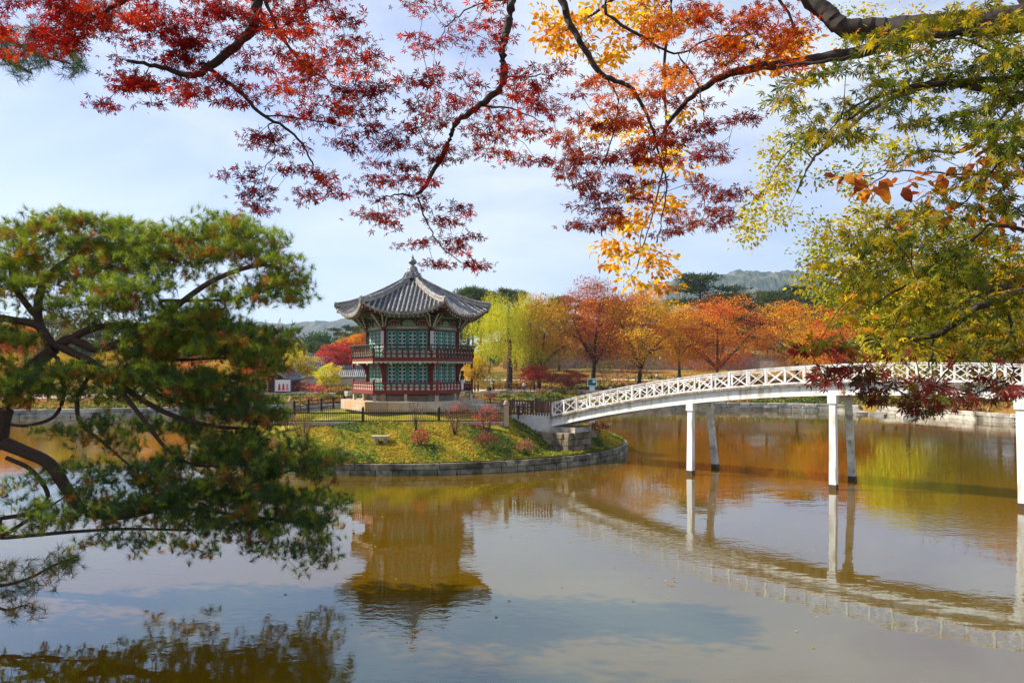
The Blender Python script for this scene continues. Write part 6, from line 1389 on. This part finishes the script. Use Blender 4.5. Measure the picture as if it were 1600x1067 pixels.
l5 = [([(8.2,-1.6,3.7),(7.9,-1.0,5.6),(6.0,1.4,6.9),P(1750,140,4.4)], .15, .032), (PP([(1750,140,4.4),(1600,150,4.3),(1480,130,4.3),(1380,150,4.4),(1320,190,4.4)]), .03, .008), (PP([(1750,140,4.4),(1650,50,4.4),(1500,50,4.4),(1400,70,4.5),(1300,95,4.5),(1215,105,4.6)]), .03, .008),
      ([(7.9,-1.0,5.6),(6.2,1.2,6.0),(4.8,3.0,6.1),P(1700,400,4.2),P(1600,452,4.2),P(1530,482,4.2),P(1460,523,4.25),P(1400,528,4.3),P(1350,533,4.3)], .045, .008), (PP([(1570,478,4.2),(1583,520,4.2),(1586,560,4.1),(1580,590,4.1)]), .010, .005), (PP([(1460,523,4.25),(1455,560,4.2),(1440,590,4.2),(1425,625,4.2)]), .008, .004),
      (PP([(1700,400,4.2),(1560,350,4.2),(1490,400,4.3),(1420,440,4.3),(1360,480,4.3)]), .014, .005), (PP([(1700,330,4.2),(1600,230,4.2),(1530,290,4.3),(1490,330,4.3)]), .012, .004), (PP([(1380,150,4.4),(1330,170,4.4),(1300,200,4.4),(1270,230,4.4)]), .008, .004), (PP([(1580,590,4.1),(1520,615,4.1),(1450,620,4.1)]), .006, .003), (PP([(1425,625,4.2),(1380,600,4.2),(1330,590,4.2),(1300,570,4.2)]), .006, .003)]
e5 = [(1330,60,40,22,4.5,.7),(1380,85,50,30,4.5,.9),(1270,130,35,14,4.5,.6),(1330,120,50,22,4.4,.9),(1440,60,60,28,4.4,1),(1520,40,70,30,4.4,1.2),(1580,80,50,50,4.3,1.2),(1490,110,60,30,4.4,1),(1400,140,55,25,4.4,.8),(1240,165,35,20,4.4,1),(1290,180,45,22,4.4,1.1),(1265,205,40,14,4.4,.9),(1350,180,35,18,4.4,.7),(1330,215,25,10,4.4,.5),(1550,150,60,35,4.3,1.1),(1470,170,55,25,4.3,.9),(1580,210,35,40,4.2,1),(1520,215,45,22,4.3,.9),(1420,200,40,20,4.3,.6),(1450,250,35,18,4.3,.6),(1560,260,50,30,4.2,.9),(1500,290,45,20,4.3,.8),(1560,320,55,25,4.2,1.1),
      (1400,345,50,16,4.3,.9),(1460,330,40,16,4.3,.7),(1370,370,55,18,4.3,1.1),(1430,385,55,22,4.3,1),(1330,395,45,18,4.4,1),(1500,375,50,25,4.2,.9),(1570,380,45,30,4.2,1),(1380,420,60,22,4.3,.9),(1300,420,28,14,4.4,.6),(1460,430,55,22,4.3,.8),(1540,430,55,25,4.2,.9),(1350,455,50,18,4.3,.8),(1420,475,60,20,4.3,.8),(1500,475,50,20,4.2,.8),(1575,470,35,25,4.2,1),(1370,505,60,16,4.3,.8),(1470,520,60,18,4.2,.7),(1550,520,50,22,4.2,.9),(1430,550,60,14,4.2,.7),(1520,560,60,18,4.2,.8),(1350,540,45,16,4.3,.8),(1590,560,20,25,4.1,.9),
      (1290,545,30,12,4.3,.8),(1320,570,45,14,4.2,1.1),(1300,590,35,9,4.2,.9),(1380,590,50,14,4.2,1.2),(1440,595,35,9,4.2,.8),(1370,612,45,8,4.2,1),(1410,625,50,6,4.2,1),(1480,612,55,7,4.1,1),(1450,638,30,6,4.1,1),(1550,600,50,10,4.1,.9),(1530,618,50,6,4.1,.9),(1590,610,20,10,4.1,.9)]
e5 = [(a, b, c, d, e, f*(.62 if b > 558 else .78 if b < 330 and a < 1500 else 1.0 if b < 330 else .95)) for a, b, c, d, e, f in e5]
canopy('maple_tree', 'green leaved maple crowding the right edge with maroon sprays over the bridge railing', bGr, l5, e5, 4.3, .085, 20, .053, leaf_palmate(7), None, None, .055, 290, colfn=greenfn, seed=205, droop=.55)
# 6 small leaved yellow green tree
def ygfn(pos, n, ti):
    v = vnoise(pos, 1.3, 5)+rng.normal(0,.4,n); c = np.tile(np.array([.36,.38,.02]), (n,1)); c[v > .0] = (.58,.52,.02); c[v > .55] = (.74,.52,.02); c[v < -.6] = (.15,.20,.02); o_ = rng.random(n) < .05; c[o_] = (.5,.2,.03); return c
bY = (13.0, 9.0, 1.0)
l6 = [([(13.0,9.0,.8),(12.6,9.2,4.5),(11.5,9.6,8.0),(9.5,10,10.5),P(1620,120,9.6)], .24, .048), (PP([(1620,120,9.6),(1480,130,9.5),(1380,160,9.4),(1310,215,9.3),(1270,250,9.2),(1245,300,9.2)]), .045, .01), (PP([(1270,250,9.2),(1250,230,9.2),(1225,245,9.2),(1200,290,9.2),(1190,330,9.2)]), .012, .005),
      (PP([(1620,120,9.6),(1520,230,9.5),(1440,235,9.5),(1400,260,9.5),(1360,290,9.5)]), .025, .008), ([(12.6,9.2,4.5),(11,9.6,6.2),P(1700,420,9.8),P(1560,450,9.6),P(1450,430,9.6),P(1370,400,9.6),P(1310,390,9.6)], .09, .01), (PP([(1560,450,9.6),(1450,500,9.6),(1370,520,9.6),(1320,540,9.6)]), .03, .008), (PP([(1620,120,9.6),(1500,60,9.6),(1420,90,9.6),(1350,110,9.6)]), .02, .006)]
e6 = [(1225,225,40,12,9.2,.8),(1290,225,35,14,9.2,.8),(1210,255,28,20,9.2,1.1),(1250,250,35,14,9.2,.9),(1280,270,25,14,9.2,.8),(1205,290,25,16,9.2,1.1),(1240,290,30,12,9.2,.8),(1190,320,28,12,9.2,1),(1175,345,20,12,9.2,1),(1175,365,14,6,9.2,.8),(1215,335,15,8,9.2,.6),(1345,210,35,14,9.4,.9),(1370,240,40,14,9.4,1),(1340,265,20,16,9.4,1.1),(1340,290,14,12,9.4,.9),(1400,225,35,12,9.4,.8),(1350,50,50,25,9.5,.6),(1430,40,60,20,9.5,.7),(1400,110,50,18,9.5,.7),(1470,90,50,20,9.5,.7),(1540,60,50,30,9.5,.7),(1560,130,50,30,9.5,.7),(1450,160,50,20,9.5,.6),(1540,210,50,30,9.5,.6),(1330,20,40,14,9.5,.5),
      (1300,355,30,12,9.6,1.1),(1345,340,40,14,9.6,1.1),(1285,385,32,18,9.6,1.3),(1335,380,50,20,9.6,1.3),(1400,350,50,20,9.6,1.2),(1270,415,22,14,9.6,1.3),(1310,425,40,18,9.6,1.4),(1370,415,50,22,9.6,1.3),(1440,390,60,25,9.6,1.2),(1500,360,60,30,9.6,1.1),(1300,455,35,16,9.6,1.3),(1350,460,50,18,9.6,1.3),(1420,450,60,22,9.6,1.2),(1500,430,60,30,9.6,1.1),(1330,490,35,16,9.6,1.2),(1390,500,50,18,9.6,1.2),(1460,500,60,22,9.6,1.1),(1540,490,60,30,9.6,1),(1350,522,30,12,9.6,1),(1410,535,50,14,9.6,1),(1490,545,60,16,9.6,.9),(1560,400,50,30,9.6,1),(1270,440,18,10,9.6,1)]
e6 = [(a, b, c, d, e, f*(.7 if b < 330 else 1.15)) for a, b, c, d, e, f in e6]
canopy('elm_tree', 'small leaved yellow green tree hanging between the red boughs and the green maple', bY, l6, e6, 9.4, .15, 62, .056, leaf_oval(.3), None, None, .09, 0, colfn=ygfn, seed=206, bark='bark', droop=.3, flat=.8)
# 7 big orange leaves on the right
def bigfn(pos, n, ti):
    v = rng.normal(0,1,n); c = np.tile(np.array([.50,.13,.02]), (n,1)); c[v > .7] = (.58,.24,.02); c[v < -.7] = (.33,.07,.02); return c
l7 = [([(10.8,2.6,3.4),(10.4,2.9,5.6),(7.6,4.0,6.9),P(1700,290,5.0)], .07, .011), (PP([(1700,290,5.0),(1590,275,5.0),(1480,272,5.0),(1400,268,5.0),(1350,275,5.0),(1312,277,5.0)]), .010, .003), (PP([(1700,290,5.0),(1600,330,5.0),(1540,345,5.0)]), .008, .003), (PP([(1480,272,5.0),(1450,300,5.0),(1420,320,5.0)]), .005,.003)]
e7 = [(1428,282,26,9,5,1.5,.1),(1465,285,34,11,5,1.6,.15),(1500,283,30,12,5,1.3,.15),(1440,305,22,9,5,1.1,.15),(1530,280,24,14,5,1.1,.2),(1360,292,12,7,5,1.0,.1),(1350,290,5,4,5,.6,.05),(1320,278,6,4,5,.6,.05),(1500,330,25,10,5,1,.2),(1420,330,16,8,5,.9,.2),(1590,330,22,22,5,1.4,.2),(1560,345,25,14,5,1,.2),(1510,250,24,14,5,.8,.2),(1550,235,24,14,5,.8,.2),(1590,260,20,20,5,1,.2)]
canopy('cherry_tree', 'tree with large orange oval leaves poking out among the green maple on the right', (10.8,2.6,3.5), l7, e7, 5, .10, 3, .105, leaf_oval(.3), None, None, .05, 130, colfn=bigfn, seed=207, droop=.9)

# ------------------------------------------------------------------ trees on the left bank beside the pine (they shade the near water)
sh_m = tree_meshes('elm_tree', tree_data('round', 301, 20, 13, [(.16,.18,.03),(.34,.28,.03),(.10,.13,.02)], (4,3,3), leafs=.35, dens=2.2), 'bark')
for k, (x_, y_, s_, lab) in enumerate(((-20.5, 16.5, .62, 'slim elm on the left bank just left of the big pine'), (-36, 40, .8, 'smaller elm on the left bank beyond the big pine'), (-27.2, 17.2, .72, 'tallest slim elm on the left bank'))):
    put_tree('elm_tree', sh_m, (x_, y_, zt(x_, y_)), lab, s=s_, rz=k*2.1, sz=s_*(1.0 if k == 1 else 1.5 if k == 0 else 1.75))
# ------------------------------------------------------------------ air
hm = bpy.data.materials.new('haze'); hm.use_nodes = True; hn = hm.node_tree.nodes; hl = hm.node_tree.links
for x in list(hn): hn.remove(x)
ho = hn.new('ShaderNodeOutputMaterial'); hv_ = hn.new('ShaderNodeVolumePrincipled'); hv_.inputs['Color'].default_value = (.45,.72,1.0,1); hv_.inputs['Density'].default_value = HAZE; hv_.inputs['Anisotropy'].default_value = .2
hl.new(hv_.outputs['Volume'], ho.inputs['Volume'])
mb = MB(); mb.box((0, 2500, 149.5), (12500, 6000, 303)); hz = mb.build('haze', hm); hz['kind'] = 'stuff'; hz['label'] = 'thin blue autumn haze over the far hills'
